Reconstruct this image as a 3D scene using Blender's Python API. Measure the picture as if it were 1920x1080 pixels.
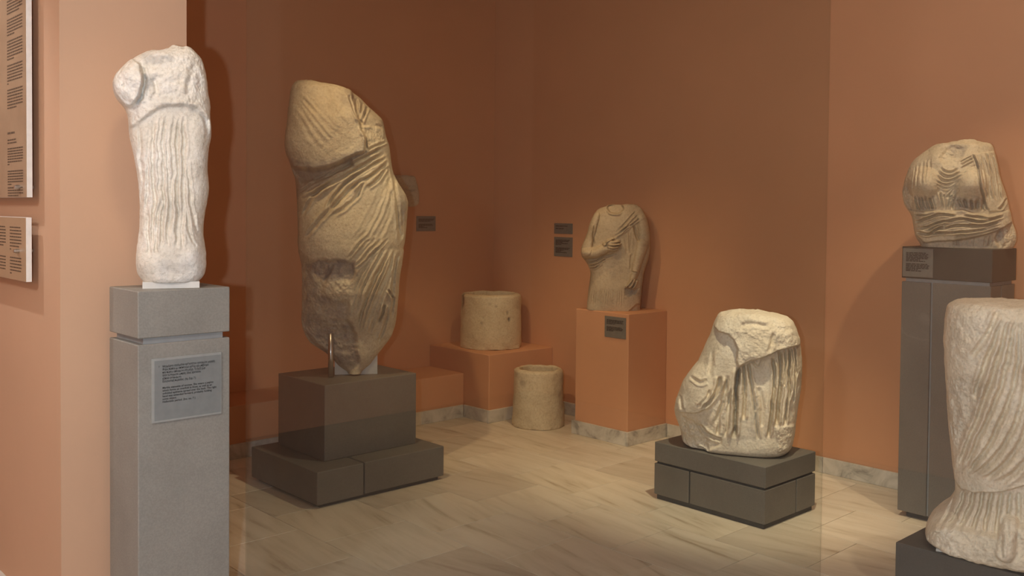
import bpy, math, random
import numpy as np
from mathutils import Matrix, Vector

random.seed(7)
for o in list(bpy.data.objects):
    bpy.data.objects.remove(o, do_unlink=True)
S = bpy.context.scene
COL = S.collection
R = math.radians

# ------------------------------------------------------------------ camera
FPX, CY, PITCH, ROLL, YAW, H = 1773.06, 441.04, R(1.54), R(0.523), R(47.13), 1.6
fw = np.array([math.cos(YAW) * math.cos(PITCH), math.sin(YAW) * math.cos(PITCH), -math.sin(PITCH)])
rt = np.array([math.sin(YAW), -math.cos(YAW), 0.0])
up0 = np.cross(rt, fw)
rt2 = math.cos(ROLL) * rt + math.sin(ROLL) * up0
up2 = -math.sin(ROLL) * rt + math.cos(ROLL) * up0
CAMP = np.array([0.0, 0.0, H])
cd = bpy.data.cameras.new('camera')
cam = bpy.data.objects.new('camera', cd)
COL.objects.link(cam)
cam.matrix_world = Matrix(((rt2[0], up2[0], -fw[0], 0), (rt2[1], up2[1], -fw[1], 0),
                           (rt2[2], up2[2], -fw[2], H), (0, 0, 0, 1)))
cd.sensor_fit = 'HORIZONTAL'
cd.sensor_width = 36.0
cd.lens = FPX * 36 / 1920
cd.shift_y = (CY - 540) / 1920
cd.clip_start = 0.05
S.camera = cam

# ------------------------------------------------------------------ light
S.view_settings.view_transform = 'Standard'
S.view_settings.look = 'None'
S.view_settings.exposure = 0.0
S.view_settings.gamma = 1.0
S.view_settings.use_curve_mapping = False
w = bpy.data.worlds.new('world')
S.world = w
w.use_nodes = True
w.node_tree.nodes['Background'].inputs[0].default_value = (0.9, 0.75, 0.6, 1)
w.node_tree.nodes['Background'].inputs[1].default_value = 0.0
S.cycles.max_bounces = 10
S.cycles.diffuse_bounces = 6
S.cycles.transparent_max_bounces = 12
S.cycles.sample_clamp_indirect = 4.0
S.cycles.caustics_reflective = False
S.cycles.caustics_refractive = False


def point(name, loc, power, color, radius):
    l = bpy.data.lights.new(name, 'POINT')
    l.energy, l.color, l.shadow_soft_size = power, color, radius
    o = bpy.data.objects.new(name, l)
    o.location = loc
    COL.objects.link(o)
    return o


def spot(name, loc, tgt, power, angle, color, radius=0.04, blend=0.5):
    l = bpy.data.lights.new(name, 'SPOT')
    l.energy, l.color, l.shadow_soft_size = power, color, radius
    l.spot_size, l.spot_blend = R(angle), blend
    o = bpy.data.objects.new(name, l)
    o.location = loc
    d = Vector(tgt) - Vector(loc)
    o.rotation_euler = d.to_track_quat('-Z', 'Y').to_euler()
    COL.objects.link(o)
    return o


# the camera's own flash, on a bracket to the left of the lens
FL = CAMP - 0.165 * rt + np.array([0, 0, 0.0]) - 0.02 * fw
point('camera_flash', tuple(FL), 160, (0.83, 1.0, 1.14), 0.02)
LIGHTS = [  # name, place, aim, power, cone, colour
    ('track_spot_drums', (2.0, 3.85, 3.5), (4.85, 4.75, 0.0), 146.2, 50, (1, .68, .36)),
    ('track_spot_corner', (4.25, 3.9, 3.5), (4.7, 5.2, 0.0), 80, 44, (1, .68, .36)),
    ('track_spot_statue', (3.55, 3.1, 3.5), (3.0, 4.5, 0.25), 90, 54, (1, .82, .50)),
    ('track_spot_block', (3.45, 2.05, 3.5), (4.4, 2.95, 0.5), 280, 38, (1, .83, .56)),
    ('track_spot_bust', (4.2, 1.2, 3.5), (5.0, 2.1, 0.9), 105.3, 46, (1, .78, .50)),
    ('track_spot_relief', (4.1, 3.4, 3.5), (4.95, 4.3, 0.3), 37.5, 48, (1, .68, .36)),
    ('track_spot_legs', (3.1, 0.5, 3.5), (3.95, 1.35, 0.7), 67.6, 36, (1, .82, .58)),
    ('entrance_spot_panels', (0.15, 4.35, 3.5), (1.07, 4.0, 1.1), 91.0, 54, (1, .98, .95)),
    ('entrance_spot_statuette', (0.9, 2.2, 3.5), (1.4, 3.3, 1.7), 33.0, 30, (1, .80, .55)),
]
for nm, loc_, aim, pw, cone, colr in LIGHTS:
    spot(nm, loc_, aim, pw, cone, colr, 0.12 if nm == 'entrance_spot_statuette' else 0.03, 0.8)
point('entrance_lamp', (-1.7, 1.2, 3.35), 160, (1, .99, .96), 0.25)


# ------------------------------------------------------------------ node helpers
def newmat(name):
    m = bpy.data.materials.new(name)
    m.use_nodes = True
    nt = m.node_tree
    return m, nt, nt.nodes['Principled BSDF']


def N(nt, kind, **kw):
    n = nt.nodes.new(kind)
    for k, v in kw.items():
        if k in n.inputs:
            n.inputs[k].default_value = v
        else:
            setattr(n, k, v)
    return n


def ramp(nt, stops):
    n = nt.nodes.new('ShaderNodeValToRGB')
    e = n.color_ramp.elements
    while len(e) < len(stops):
        e.new(0.5)
    for x, (p, c) in zip(e, stops):
        x.position = p
        x.color = (*c, 1) if len(c) == 3 else c
    return n


def coords(nt, rnd=0.0, scale=(1, 1, 1), rot=(0, 0, 0)):
    t = nt.nodes.new('ShaderNodeTexCoord')
    out = t.outputs['Object']
    mp = N(nt, 'ShaderNodeMapping')
    mp.inputs['Scale'].default_value = scale
    mp.inputs['Rotation'].default_value = rot
    if rnd:
        oi = nt.nodes.new('ShaderNodeObjectInfo')
        mu = N(nt, 'ShaderNodeMath', operation='MULTIPLY')
        mu.inputs[1].default_value = rnd
        nt.links.new(oi.outputs['Random'], mu.inputs[0])
        cx = nt.nodes.new('ShaderNodeCombineXYZ')
        for i in range(3):
            nt.links.new(mu.outputs[0], cx.inputs[i])
        ad = N(nt, 'ShaderNodeVectorMath', operation='ADD')
        nt.links.new(out, ad.inputs[0])
        nt.links.new(cx.outputs[0], ad.inputs[1])
        out = ad.outputs[0]
    nt.links.new(out, mp.inputs['Vector'])
    return mp.outputs[0]


def bump(nt, p, height, strength, dist):
    b = N(nt, 'ShaderNodeBump')
    b.inputs['Strength'].default_value = strength
    b.inputs['Distance'].default_value = dist
    nt.links.new(height, b.inputs['Height'])
    nt.links.new(b.outputs[0], p.inputs['Normal'])


def mix(nt, fac, a, b, mode='MIX'):
    m = nt.nodes.new('ShaderNodeMix')
    m.data_type = 'RGBA'
    m.blend_type = mode
    for s, v in ((0, fac), (6, a), (7, b)):
        if hasattr(v, 'is_linked') or hasattr(v, 'links'):
            nt.links.new(v, m.inputs[s])
        elif isinstance(v, (int, float)):
            m.inputs[s].default_value = v
        else:
            m.inputs[s].default_value = (*v, 1)
    return m.outputs[2]


def paint(name, c):
    m, nt, p = newmat(name)
    v = coords(nt)
    n = N(nt, 'ShaderNodeTexNoise', Scale=1.7, Detail=4.0)
    nt.links.new(v, n.inputs['Vector'])
    r = ramp(nt, [(0.3, tuple(x * 0.96 for x in c)), (0.7, tuple(min(1, x * 1.03) for x in c))])
    nt.links.new(n.outputs[0], r.inputs[0])
    nt.links.new(r.outputs[0], p.inputs['Base Color'])
    p.inputs['Roughness'].default_value = 0.75
    n2 = N(nt, 'ShaderNodeTexNoise', Scale=120.0, Detail=2.0)
    nt.links.new(v, n2.inputs['Vector'])
    bump(nt, p, n2.outputs[0], 0.12, 0.002)
    return m


def greystone(name, c=(0.25, 0.238, 0.21)):
    m, nt, p = newmat(name)
    v = coords(nt, 9.0)
    n = N(nt, 'ShaderNodeTexNoise', Scale=3.0, Detail=6.0, Roughness=0.6)
    nt.links.new(v, n.inputs['Vector'])
    r = ramp(nt, [(0.3, tuple(x * 0.86 for x in c)), (0.7, tuple(x * 1.1 for x in c))])
    nt.links.new(n.outputs[0], r.inputs[0])
    f = N(nt, 'ShaderNodeTexNoise', Scale=160.0, Detail=2.0)
    nt.links.new(v, f.inputs['Vector'])
    rf = ramp(nt, [(0.35, (0.92, 0.92, 0.92)), (0.65, (1.05, 1.05, 1.05))])
    nt.links.new(f.outputs[0], rf.inputs[0])
    base = mix(nt, 1.0, r.outputs[0], rf.outputs[0], 'MULTIPLY')
    # rare thin calcite veins
    wv = N(nt, 'ShaderNodeTexNoise', Scale=1.1, Detail=3.0, Roughness=0.45)
    nt.links.new(v, wv.inputs['Vector'])
    rv = ramp(nt, [(0.0, (0, 0, 0)), (0.648, (0, 0, 0)), (0.65, (0.35,) * 3), (0.652, (0, 0, 0))])
    nt.links.new(wv.outputs[0], rv.inputs[0])
    col = mix(nt, rv.outputs[0], base, (0.5, 0.48, 0.44))
    nt.links.new(col, p.inputs['Base Color'])
    p.inputs['Roughness'].default_value = 0.55
    bump(nt, p, f.outputs[0], 0.1, 0.002)
    return m


def marble(name, c, dark, tan, grey, bumpk=0.5):
    """weathered sculpture marble; the 'stain' attribute carries the broken, greyer patches"""
    m, nt, p = newmat(name)
    v = coords(nt)
    n = N(nt, 'ShaderNodeTexNoise', Scale=5.0, Detail=7.0, Roughness=0.62)
    nt.links.new(v, n.inputs['Vector'])
    r = ramp(nt, [(0.28, dark), (0.46, tan), (0.62, c), (0.8, tuple(min(1, x * 1.1) for x in c))])
    nt.links.new(n.outputs[0], r.inputs[0])
    f = N(nt, 'ShaderNodeTexNoise', Scale=85.0, Detail=5.0, Roughness=0.7)
    nt.links.new(v, f.inputs['Vector'])
    rf = ramp(nt, [(0.32, (0.84, 0.82, 0.79)), (0.5, (1.08, 1.08, 1.08)), (0.75, (1.15, 1.15, 1.15))])
    nt.links.new(f.outputs[0], rf.inputs[0])
    base = mix(nt, 1.0, r.outputs[0], rf.outputs[0], 'MULTIPLY')
    at = nt.nodes.new('ShaderNodeAttribute')
    at.attribute_name = 'stain'
    b2 = mix(nt, at.outputs['Fac'], base, mix(nt, 1.0, rf.outputs[0], grey, 'MULTIPLY'))
    nt.links.new(b2, p.inputs['Base Color'])
    p.inputs['Roughness'].default_value = 0.7
    g = N(nt, 'ShaderNodeTexNoise', Scale=75.0, Detail=7.0, Roughness=0.7)
    nt.links.new(v, g.inputs['Vector'])
    bump(nt, p, g.outputs[0], min(0.7, bumpk * 1.7), 0.010)
    return m


def plain(name, c, rough=0.5, metal=0.0):
    m, nt, p = newmat(name)
    v = coords(nt)
    n = N(nt, 'ShaderNodeTexNoise', Scale=30.0, Detail=3.0)
    nt.links.new(v, n.inputs['Vector'])
    r = ramp(nt, [(0.3, tuple(x * 0.93 for x in c)), (0.7, tuple(min(1, x * 1.05) for x in c))])
    nt.links.new(n.outputs[0], r.inputs[0])
    nt.links.new(r.outputs[0], p.inputs['Base Color'])
    p.inputs['Roughness'].default_value = rough
    p.inputs['Metallic'].default_value = metal
    return m


def floor_marble(name):
    m, nt, p = newmat(name)
    oi = nt.nodes.new('ShaderNodeObjectInfo')
    v = coords(nt, 17.0)
    # per-tile turn of the veins
    rr = N(nt, 'ShaderNodeMapRange')
    rr.inputs['To Min'].default_value = -0.25
    rr.inputs['To Max'].default_value = 0.25
    nt.links.new(oi.outputs['Random'], rr.inputs['Value'])
    vr = N(nt, 'ShaderNodeVectorRotate', rotation_type='Z_AXIS')
    nt.links.new(v, vr.inputs['Vector'])
    nt.links.new(rr.outputs[0], vr.inputs['Angle'])
    mp = N(nt, 'ShaderNodeMapping')
    mp.inputs['Scale'].default_value = (9.0, 1.1, 1.0)
    nt.links.new(vr.outputs[0], mp.inputs['Vector'])
    n = N(nt, 'ShaderNodeTexNoise', Scale=1.6, Detail=6.0, Roughness=0.6, Distortion=0.4)
    nt.links.new(mp.outputs[0], n.inputs['Vector'])
    r = ramp(nt, [(0.26, (0.42, 0.335, 0.24)), (0.40, (0.65, 0.57, 0.455)), (0.55, (0.735, 0.655, 0.54)),
                  (0.75, (0.77, 0.695, 0.58))])
    nt.links.new(n.outputs[0], r.inputs[0])
    tint = ramp(nt, [(0.0, (0.86, 0.84, 0.82)), (0.5, (1, 1, 1)), (1.0, (1.04, 1.03, 1.0))])
    nt.links.new(oi.outputs['Random'], tint.inputs[0])
    col = mix(nt, 1.0, r.outputs[0], tint.outputs[0], 'MULTIPLY')
    nt.links.new(col, p.inputs['Base Color'])
    p.inputs['Roughness'].default_value = 0.38
    return m


def board_marble(name):
    m, nt, p = newmat(name)
    v = coords(nt, 13.0)
    n = N(nt, 'ShaderNodeTexNoise', Scale=5.0, Detail=8.0, Roughness=0.68, Distortion=1.2)
    nt.links.new(v, n.inputs['Vector'])
    r = ramp(nt, [(0.34, (0.30, 0.28, 0.25)), (0.44, (0.52, 0.49, 0.43)), (0.6, (0.68, 0.64, 0.57)),
                  (0.8, (0.72, 0.68, 0.6))])
    nt.links.new(n.outputs[0], r.inputs[0])
    nt.links.new(r.outputs[0], p.inputs['Base Color'])
    p.inputs['Roughness'].default_value = 0.4
    return m


def glass(name, tint, refl):
    m = bpy.data.materials.new(name)
    m.use_nodes = True
    nt = m.node_tree
    nt.nodes.clear()
    out = nt.nodes.new('ShaderNodeOutputMaterial')
    tr = nt.nodes.new('ShaderNodeBsdfTransparent')
    tr.inputs[0].default_value = (*tint, 1)
    gl = nt.nodes.new('ShaderNodeBsdfGlossy')
    gl.inputs['Roughness'].default_value = 0.02
    gl.inputs['Color'].default_value = (refl, refl, refl, 1)
    fr = nt.nodes.new('ShaderNodeFresnel')
    ge = nt.nodes.new('ShaderNodeNewGeometry')
    mr = N(nt, 'ShaderNodeMapRange')          # the same air-to-glass reflection on both faces of the pane
    mr.inputs['To Min'].default_value = 1.5
    mr.inputs['To Max'].default_value = 1 / 1.5
    nt.links.new(ge.outputs['Backfacing'], mr.inputs['Value'])
    nt.links.new(mr.outputs[0], fr.inputs['IOR'])
    mx = nt.nodes.new('ShaderNodeMixShader')
    nt.links.new(fr.outputs[0], mx.inputs[0])
    nt.links.new(tr.outputs[0], mx.inputs[1])
    nt.links.new(gl.outputs[0], mx.inputs[2])
    nt.links.new(mx.outputs[0], out.inputs[0])
    return m


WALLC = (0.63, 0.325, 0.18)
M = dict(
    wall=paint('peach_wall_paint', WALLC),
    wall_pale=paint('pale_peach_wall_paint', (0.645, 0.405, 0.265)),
    ceiling=paint('ceiling_paint', (0.62, 0.56, 0.48)),
    stone=greystone('grey_stone', (0.165, 0.154, 0.140)),
    stone_dark=greystone('dark_grey_stone', (0.072, 0.071, 0.070)),
    stone_warm=greystone('warm_grey_stone', (0.063, 0.057, 0.049)),
    stone_light=greystone('light_grey_stone', (0.29, 0.278, 0.252)),
    joint=plain('joint_filler', (0.30, 0.31, 0.31), 0.6),
    dark=plain('dark_recess', (0.07, 0.07, 0.07), 0.8),
    tile=floor_marble('floor_marble'),
    grout=plain('grout', (0.26, 0.21, 0.16), 0.9),
    board=board_marble('baseboard_marble'),
    plaster=plain('white_plaster', (0.72, 0.7, 0.66), 0.8),
    steel=plain('brushed_steel', (0.62, 0.6, 0.58), 0.28, 1.0),
    plate=plain('grey_plate', (0.175, 0.17, 0.155), 0.45),
    plate2=plain('bluish_acrylic', (0.235, 0.25, 0.25), 0.3),
    plate_edge=plain('acrylic_edge', (0.34, 0.35, 0.34), 0.3),
    ink=plain('black_ink', (0.035, 0.032, 0.03), 0.6),
    ink_soft=plain('brown_ink', (0.13, 0.085, 0.055), 0.7),
    panel_core=plain('white_foam_board', (0.8, 0.78, 0.74), 0.5),
    s_white=marble('white_marble', (0.85, 0.82, 0.77), (0.66, 0.62, 0.555), (0.78, 0.725, 0.635), (0.50, 0.48, 0.455), 0.3),
    s_ochre=marble('ochre_marble', (0.64, 0.555, 0.415), (0.46, 0.39, 0.28), (0.57, 0.485, 0.355), (0.30, 0.275, 0.255), 0.5),
    s_tan=marble('tan_marble', (0.50, 0.405, 0.285), (0.39, 0.31, 0.215), (0.455, 0.365, 0.255), (0.29, 0.26, 0.22), 0.25),
    s_pale=marble('pale_marble', (0.86, 0.785, 0.67), (0.68, 0.60, 0.49), (0.80, 0.71, 0.58), (0.46, 0.42, 0.36), 0.4),
    drum=marble('drum_limestone', (0.63, 0.53, 0.365), (0.50, 0.41, 0.275), (0.58, 0.48, 0.325), (0.14, 0.12, 0.095), 0.25),
)


def panel_print(name, c, c2):
    m, nt, p = newmat(name)
    v = coords(nt)
    n = N(nt, 'ShaderNodeTexNoise', Scale=6.0, Detail=8.0, Roughness=0.65)
    nt.links.new(v, n.inputs['Vector'])
    r = ramp(nt, [(0.35, c2), (0.6, c)])
    nt.links.new(n.outputs[0], r.inputs[0])
    nt.links.new(r.outputs[0], p.inputs['Base Color'])
    p.inputs['Roughness'].default_value = 0.35
    return m


M['print'] = panel_print('panel_print', (0.42, 0.30, 0.20), (0.36, 0.25, 0.165))
M['print2'] = panel_print('small_panel_print', (0.46, 0.32, 0.205), (0.43, 0.295, 0.185))


# ------------------------------------------------------------------ mesh helpers
class MB:
    def __init__(self):
        self.v, self.f = [], []

    def box(self, a, b, bev=0.0):
        x0, y0, z0 = a
        x1, y1, z1 = b
        n = len(self.v)
        if bev <= 0:
            self.v += [(x0, y0, z0), (x1, y0, z0), (x1, y1, z0), (x0, y1, z0),
                       (x0, y0, z1), (x1, y0, z1), (x1, y1, z1), (x0, y1, z1)]
            self.f += [[n + i for i in q] for q in ((0, 3, 2, 1), (4, 5, 6, 7), (0, 1, 5, 4), (1, 2, 6, 5), (2, 3, 7, 6), (3, 0, 4, 7))]
            return self
        # chamfered box: 24 verts
        e = bev
        P = {}
        for sx in (0, 1):
            for sy in (0, 1):
                for sz in (0, 1):
                    X, Y, Z = (x0, x1)[sx], (y0, y1)[sy], (z0, z1)[sz]
                    dx, dy, dz = (e, -e)[sx], (e, -e)[sy], (e, -e)[sz]
                    for ax, q in enumerate(((X, Y + dy, Z + dz), (X + dx, Y, Z + dz), (X + dx, Y + dy, Z))):
                        P[(sx, sy, sz, ax)] = len(self.v)
                        self.v.append(q)
        F = []
        for ax in range(3):
            o = [i for i in range(3) if i != ax]
            for s in (0, 1):
                q = []
                for (a1, b1) in ((0, 0), (1, 0), (1, 1), (0, 1)):
                    k = [0, 0, 0]
                    k[ax], k[o[0]], k[o[1]] = s, a1, b1
                    q.append(P[(*k, ax)])
                F.append(q)
        for ax in range(3):
            o = [i for i in range(3) if i != ax]
            for a1 in (0, 1):
                for b1 in (0, 1):
                    k0 = [0, 0, 0]
                    k0[o[0]], k0[o[1]] = a1, b1
                    k1 = list(k0)
                    k1[ax] = 1
                    F.append([P[(*k0, o[0])], P[(*k1, o[0])], P[(*k1, o[1])], P[(*k0, o[1])]])
        for sx in (0, 1):
            for sy in (0, 1):
                for sz in (0, 1):
                    F.append([P[(sx, sy, sz, i)] for i in range(3)])
        self.f += F
        return self

    def cyl(self, c, r, h, axis='z', n=20):
        k = len(self.v)
        for t in (0, h):
            for i in range(n):
                a = 2 * math.pi * i / n
                u, v = r * math.cos(a), r * math.sin(a)
                self.v.append({'z': (c[0] + u, c[1] + v, c[2] + t), 'x': (c[0] + t, c[1] + u, c[2] + v),
                               'y': (c[0] + u, c[1] + t, c[2] + v)}[axis])
        self.f.append([k + i for i in range(n)][::-1])
        self.f.append([k + n + i for i in range(n)])
        for i in range(n):
            j = (i + 1) % n
            self.f.append([k + i, k + j, k + n + j, k + n + i])
        return self

    def build(self, name, mat, parent=None, smooth=False, origin=None):
        me = bpy.data.meshes.new(name)
        org = Vector(origin) if origin is not None else Vector((0, 0, 0))
        vs = [tuple(Vector(p) - org) for p in self.v]
        me.from_pydata(vs, [], self.f)
        import bmesh
        bm = bmesh.new()
        bm.from_mesh(me)
        bmesh.ops.recalc_face_normals(bm, faces=bm.faces)
        bm.to_mesh(me)
        bm.free()
        me.materials.append(M[mat] if isinstance(mat, str) else mat)
        if smooth:
            me.polygons.foreach_set('use_smooth', [True] * len(me.polygons))
        o = bpy.data.objects.new(name, me)
        COL.objects.link(o)
        o.location = org
        if parent is not None:
            o.parent = parent
            w_ = Vector((0, 0, 0))
            q_ = parent
            while q_ is not None:
                w_ += q_.location
                q_ = q_.parent
            o.location = org - w_
        return o


def empty(name, loc):
    o = bpy.data.objects.new(name, None)
    o.location = loc
    o.empty_display_size = 0.1
    COL.objects.link(o)
    return o


def tag(o, label=None, cat=None, group=None, kind=None):
    if label:
        o['label'] = label
    if cat:
        o['category'] = cat
    if group:
        o['group'] = group
    if kind:
        o['kind'] = kind
    return o


def bx(name, a, b, mat, parent=None, bev=0.003):
    c = tuple((p + q) / 2 for p, q in zip(a, b))
    return MB().box(a, b, bev).build(name, mat, parent, origin=c)


# ------------------------------------------------------------------ room shell
XR, YL, ZC = 5.355, 6.0, 3.7       # right wall, left (back) wall, ceiling
X0, Y0 = -3.2, -3.0
PX0, PX1, PY = 1.091, 1.549, 3.5   # partition between the entrance and the gallery

fl = tag(MB().box((X0, Y0, -0.1), (XR + .1, YL + .1, -0.004)).build('floor', 'grout'), kind='structure')
TW, TL = 0.479, 0.488
tile_mesh = {}
for k in range(-3, 7):
    xa = 2.407 + TW * k
    xb = min(xa + TW, XR)
    ya0 = (3.893 if k % 2 == 0 else 3.645)
    for j in range(-7, 6):
        ya = ya0 + TL * j
        yb = min(ya + TL, YL)
        if yb - ya < 0.03 or xb - xa < 0.03:
            continue
        key = (round(xb - xa, 3), round(yb - ya, 3))
        cx, cy_ = (xa + xb) / 2, (ya + yb) / 2
        if key not in tile_mesh:
            o = MB().box((xa + .0016, ya + .0016, -0.02), (xb - .0016, yb - .0016, 0.0), 0.001).build('tile', 'tile', fl, origin=(cx, cy_, 0))
            tile_mesh[key] = o.data
        else:
            o = bpy.data.objects.new('tile', tile_mesh[key])
            COL.objects.link(o)
            o.parent = fl
            o.location = (cx, cy_, 0)


def wall(name, a, b, mat='wall'):
    return tag(MB().box(a, b).build(name, mat), kind='structure')


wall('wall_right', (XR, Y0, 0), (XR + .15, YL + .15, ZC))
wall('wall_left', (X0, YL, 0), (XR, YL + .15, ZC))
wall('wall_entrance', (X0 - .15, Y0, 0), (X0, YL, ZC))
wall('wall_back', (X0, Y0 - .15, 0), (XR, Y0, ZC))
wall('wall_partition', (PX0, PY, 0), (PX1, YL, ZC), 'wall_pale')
wall('ceiling', (X0, Y0, ZC), (XR, YL, ZC + .1), 'ceiling')


def baseboard(name, runs):
    """runs: list of (a, b) boxes; each is a marble slab of its own"""
    root = tag(empty(name, (0, 0, 0)), kind='structure')
    for a, b in runs:
        bx('slab', a, b, 'board', root, 0.002)
    return root


BH, BT = 0.096, 0.017
edges = [Y0, -2.2, -1.4, -0.6, 0.2, 1.0, 1.85, 2.925, 3.55, 4.122]
baseboard('baseboard_right', [((XR - BT, y + .001, 0), (XR, y2 - .001, BH)) for y, y2 in zip(edges[:-1], edges[1:])]
          + [((XR - BT, 4.655, 0), (XR, 5.245, BH))])
baseboard('baseboard_partition', [((PX0 - .002, PY - BT, 0), (PX1 + BT, PY, BH)), ((PX1, PY + .001, 0), (PX1 + BT, 4.4, BH)),
                                  ((PX1, 4.402, 0), (PX1 + BT, 5.53, BH)), ((PX0 - BT, PY - BT, 0), (PX0, 4.4, BH)),
                                  ((PX0 - BT, 4.402, 0), (PX0, YL, BH))])


# ------------------------------------------------------------------ built-in orange plinths
def plinth(name, label, a, b, boards):
    root = tag(empty(name, ((a[0] + b[0]) / 2, (a[1] + b[1]) / 2, 0)), label, 'pedestal')
    bx('body', a, b, 'wall', root, 0.004)
    for p, q in boards:
        bx('baseboard', p, q, 'board', root, 0.002)
    return root


plinth('corner_plinth', 'peach painted plinth in the room corner carrying the upper stone drum',
       (4.68, 5.28, 0), (XR - .0005, YL - .0005, 0.51),
       [((4.664, 5.263, 0), (5.30, 5.28, BH)), ((4.664, 5.281, 0), (4.68, 5.555, BH))])
plinth('bench_plinth', 'long low peach painted bench plinth against the wall behind the tallest statue',
       (PX1 + .001, 5.572, 0), (4.679, YL - .0005, 0.337),
       [((PX1, 5.555, 0), (2.6, 5.572, BH)), ((2.602, 5.555, 0), (3.9, 5.572, BH)), ((3.902, 5.555, 0), (4.663, 5.572, BH))])
plinth('pillar_plinth', 'tall peach painted plinth against the right wall under the tan stone torso',
       (4.935, 4.146, 0), (XR - .0005, 4.636, 0.898),
       [((4.918, 4.129, 0), (XR, 4.146, BH)), ((4.918, 4.147, 0), (4.935, 4.655, BH))])

# ------------------------------------------------------------------ grey stone pedestals
# statuette pedestal
ZT1 = 1.316
P1A, P1B = (1.228, 3.154), (1.556, 3.414)
r1 = tag(empty('stone_pedestal', (1.392, 3.284, 0)), 'tall narrow grey stone pedestal with a bluish text plate, under the white statuette', 'pedestal', 'grey stone pedestals')
ZB1 = 1.6 - (1.6 - 1.089) * 0.868
bx('cap_block', (*P1A, ZB1), (*P1B, ZT1), 'stone_light', r1, 0.003)
bx('neck', (P1A[0] + .022, P1A[1] + .012, ZB1 - .022), (P1B[0] - .022, P1B[1] - .012, ZB1), 'joint', r1, 0.0)
bx('shaft', (*P1A, 0.02), (*P1B, ZB1 - .021), 'stone_light', r1, 0.003)
bx('toe', (P1A[0] + .03, P1A[1] + .03, 0), (P1B[0] - .03, P1B[1] - .03, 0.02), 'dark', r1, 0)

# tallest statue: stepped pedestal
r2 = tag(empty('stone_pedestal', (3.07, 4.71, 0)), 'stepped grey stone pedestal under the tall draped statue, big block on a wider base', 'pedestal', 'grey stone pedestals')
bx('upper_block', (2.783, 4.506, 0.197), (3.414, 5.02, 0.62), 'stone', r2, 0.003)
SX = 2.937
bx('base_block', (2.638, 4.342, 0.02), (SX - .006, 5.072, 0.197), 'stone', r2, 0.003)
bx('base_block', (SX + .006, 4.347, 0.021), (3.501, 5.072, 0.197), 'stone', r2, 0.003)
bx('seam_filler', (SX - .02, 4.362, 0.03), (SX + .02, 5.06, 0.185), 'joint', r2, 0)
bx('toe', (2.668, 4.365, 0), (3.47, 5.04, 0.022), 'dark', r2, 0)

# seated-drapery block: low pedestal
r5 = tag(empty('stone_pedestal', (4.39, 2.93, 0)), 'low two-course grey stone pedestal under the lower half of a draped figure, centre right', 'pedestal', 'grey stone pedestals')
a5, b5 = (4.147, 2.582), (4.638, 3.285)
bx('cap_block', (*a5, 0.211), (*b5, 0.318), 'stone', r5, 0.003)
g_ = 0.005
sy, sx = 3.047, 4.446
bx('course_block', (a5[0], a5[1], .027), (sx - g_, sy - g_, .199), 'stone', r5, 0.002)
bx('course_block', (a5[0], sy + g_, .027), (sx - g_, b5[1], .199), 'stone', r5, 0.002)
bx('course_block', (sx + g_, a5[1], .027), (b5[0], sy - g_, .199), 'stone', r5, 0.002)
bx('course_block', (sx + g_, sy + g_, .027), (b5[0], b5[1], .199), 'stone', r5, 0.002)
bx('core', (a5[0] + .012, a5[1] + .012, .0), (b5[0] - .012, b5[1] - .012, .2115), 'dark', r5, 0)
# visible toe
bx('toe', (a5[0] + .03, a5[1] + .03, 0), (b5[0] - .03, b5[1] - .03, .027), 'dark', r5, 0)

# tall pedestal of the bust
r4 = tag(empty('stone_pedestal', (5.04, 2.02, 0)), 'tall seamed grey stone pedestal by the right wall under the girdled female torso', 'pedestal', 'grey stone pedestals')
a4, b4 = (4.885, 1.794), (5.205, 2.246)
bx('cap_block', (*a4, 1.262), (*b4, 1.427), 'stone_warm', r4, 0.003)
yy, xx = 2.09, 5.026
a4b = (4.889, 1.800)
bx('panel', (a4b[0], a4b[1], .03), (xx - .004, yy - .006, 1.243), 'stone', r4, 0.002)
bx('panel', (a4b[0], yy + .006, .03), (xx - .004, b4[1], 1.243), 'stone', r4, 0.002)
bx('panel', (xx + .004, a4b[1], .03), (b4[0], yy - .006, 1.243), 'stone', r4, 0.002)
bx('panel', (xx + .004, yy + .006, .03), (b4[0], b4[1], 1.243), 'stone', r4, 0.002)
bx('core', (a4[0] + .016, a4[1] + .016, .03), (b4[0] - .016, b4[1] - .016, 1.2625), 'joint', r4, 0)
bx('toe', (a4[0] + .035, a4[1] + .035, .0), (b4[0] - .035, b4[1] - .035, .031), 'dark', r4, 0)

# front right pedestal
r6 = tag(empty('stone_pedestal', (4.0, 1.29, 0)), 'low grey stone pedestal in the right foreground, cut by the frame, under draped legs', 'pedestal', 'grey stone pedestals')
bx('block', (3.644, 0.90, .025), (4.40, 1.678, .30), 'stone_dark', r6, 0.003)
bx('toe', (3.68, 0.94, 0), (4.36, 1.64, .025), 'dark', r6, 0)


# ------------------------------------------------------------------ sculpture builder
def sstep(a, b, x):
    t = np.clip((x - a) / (b - a), 0, 1)
    return t * t * (3 - 2 * t)


def _hash(i, j, k, seed):
    n = (i * 374761393 + j * 668265263 + k * 1274126177 + seed * 1442695041) & 0xffffffff
    n = ((n ^ (n >> 13)) * 1274126177) & 0xffffffff
    n = n ^ (n >> 16)
    return (n & 0xffff) / 65535.0 * 2 - 1


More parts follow.
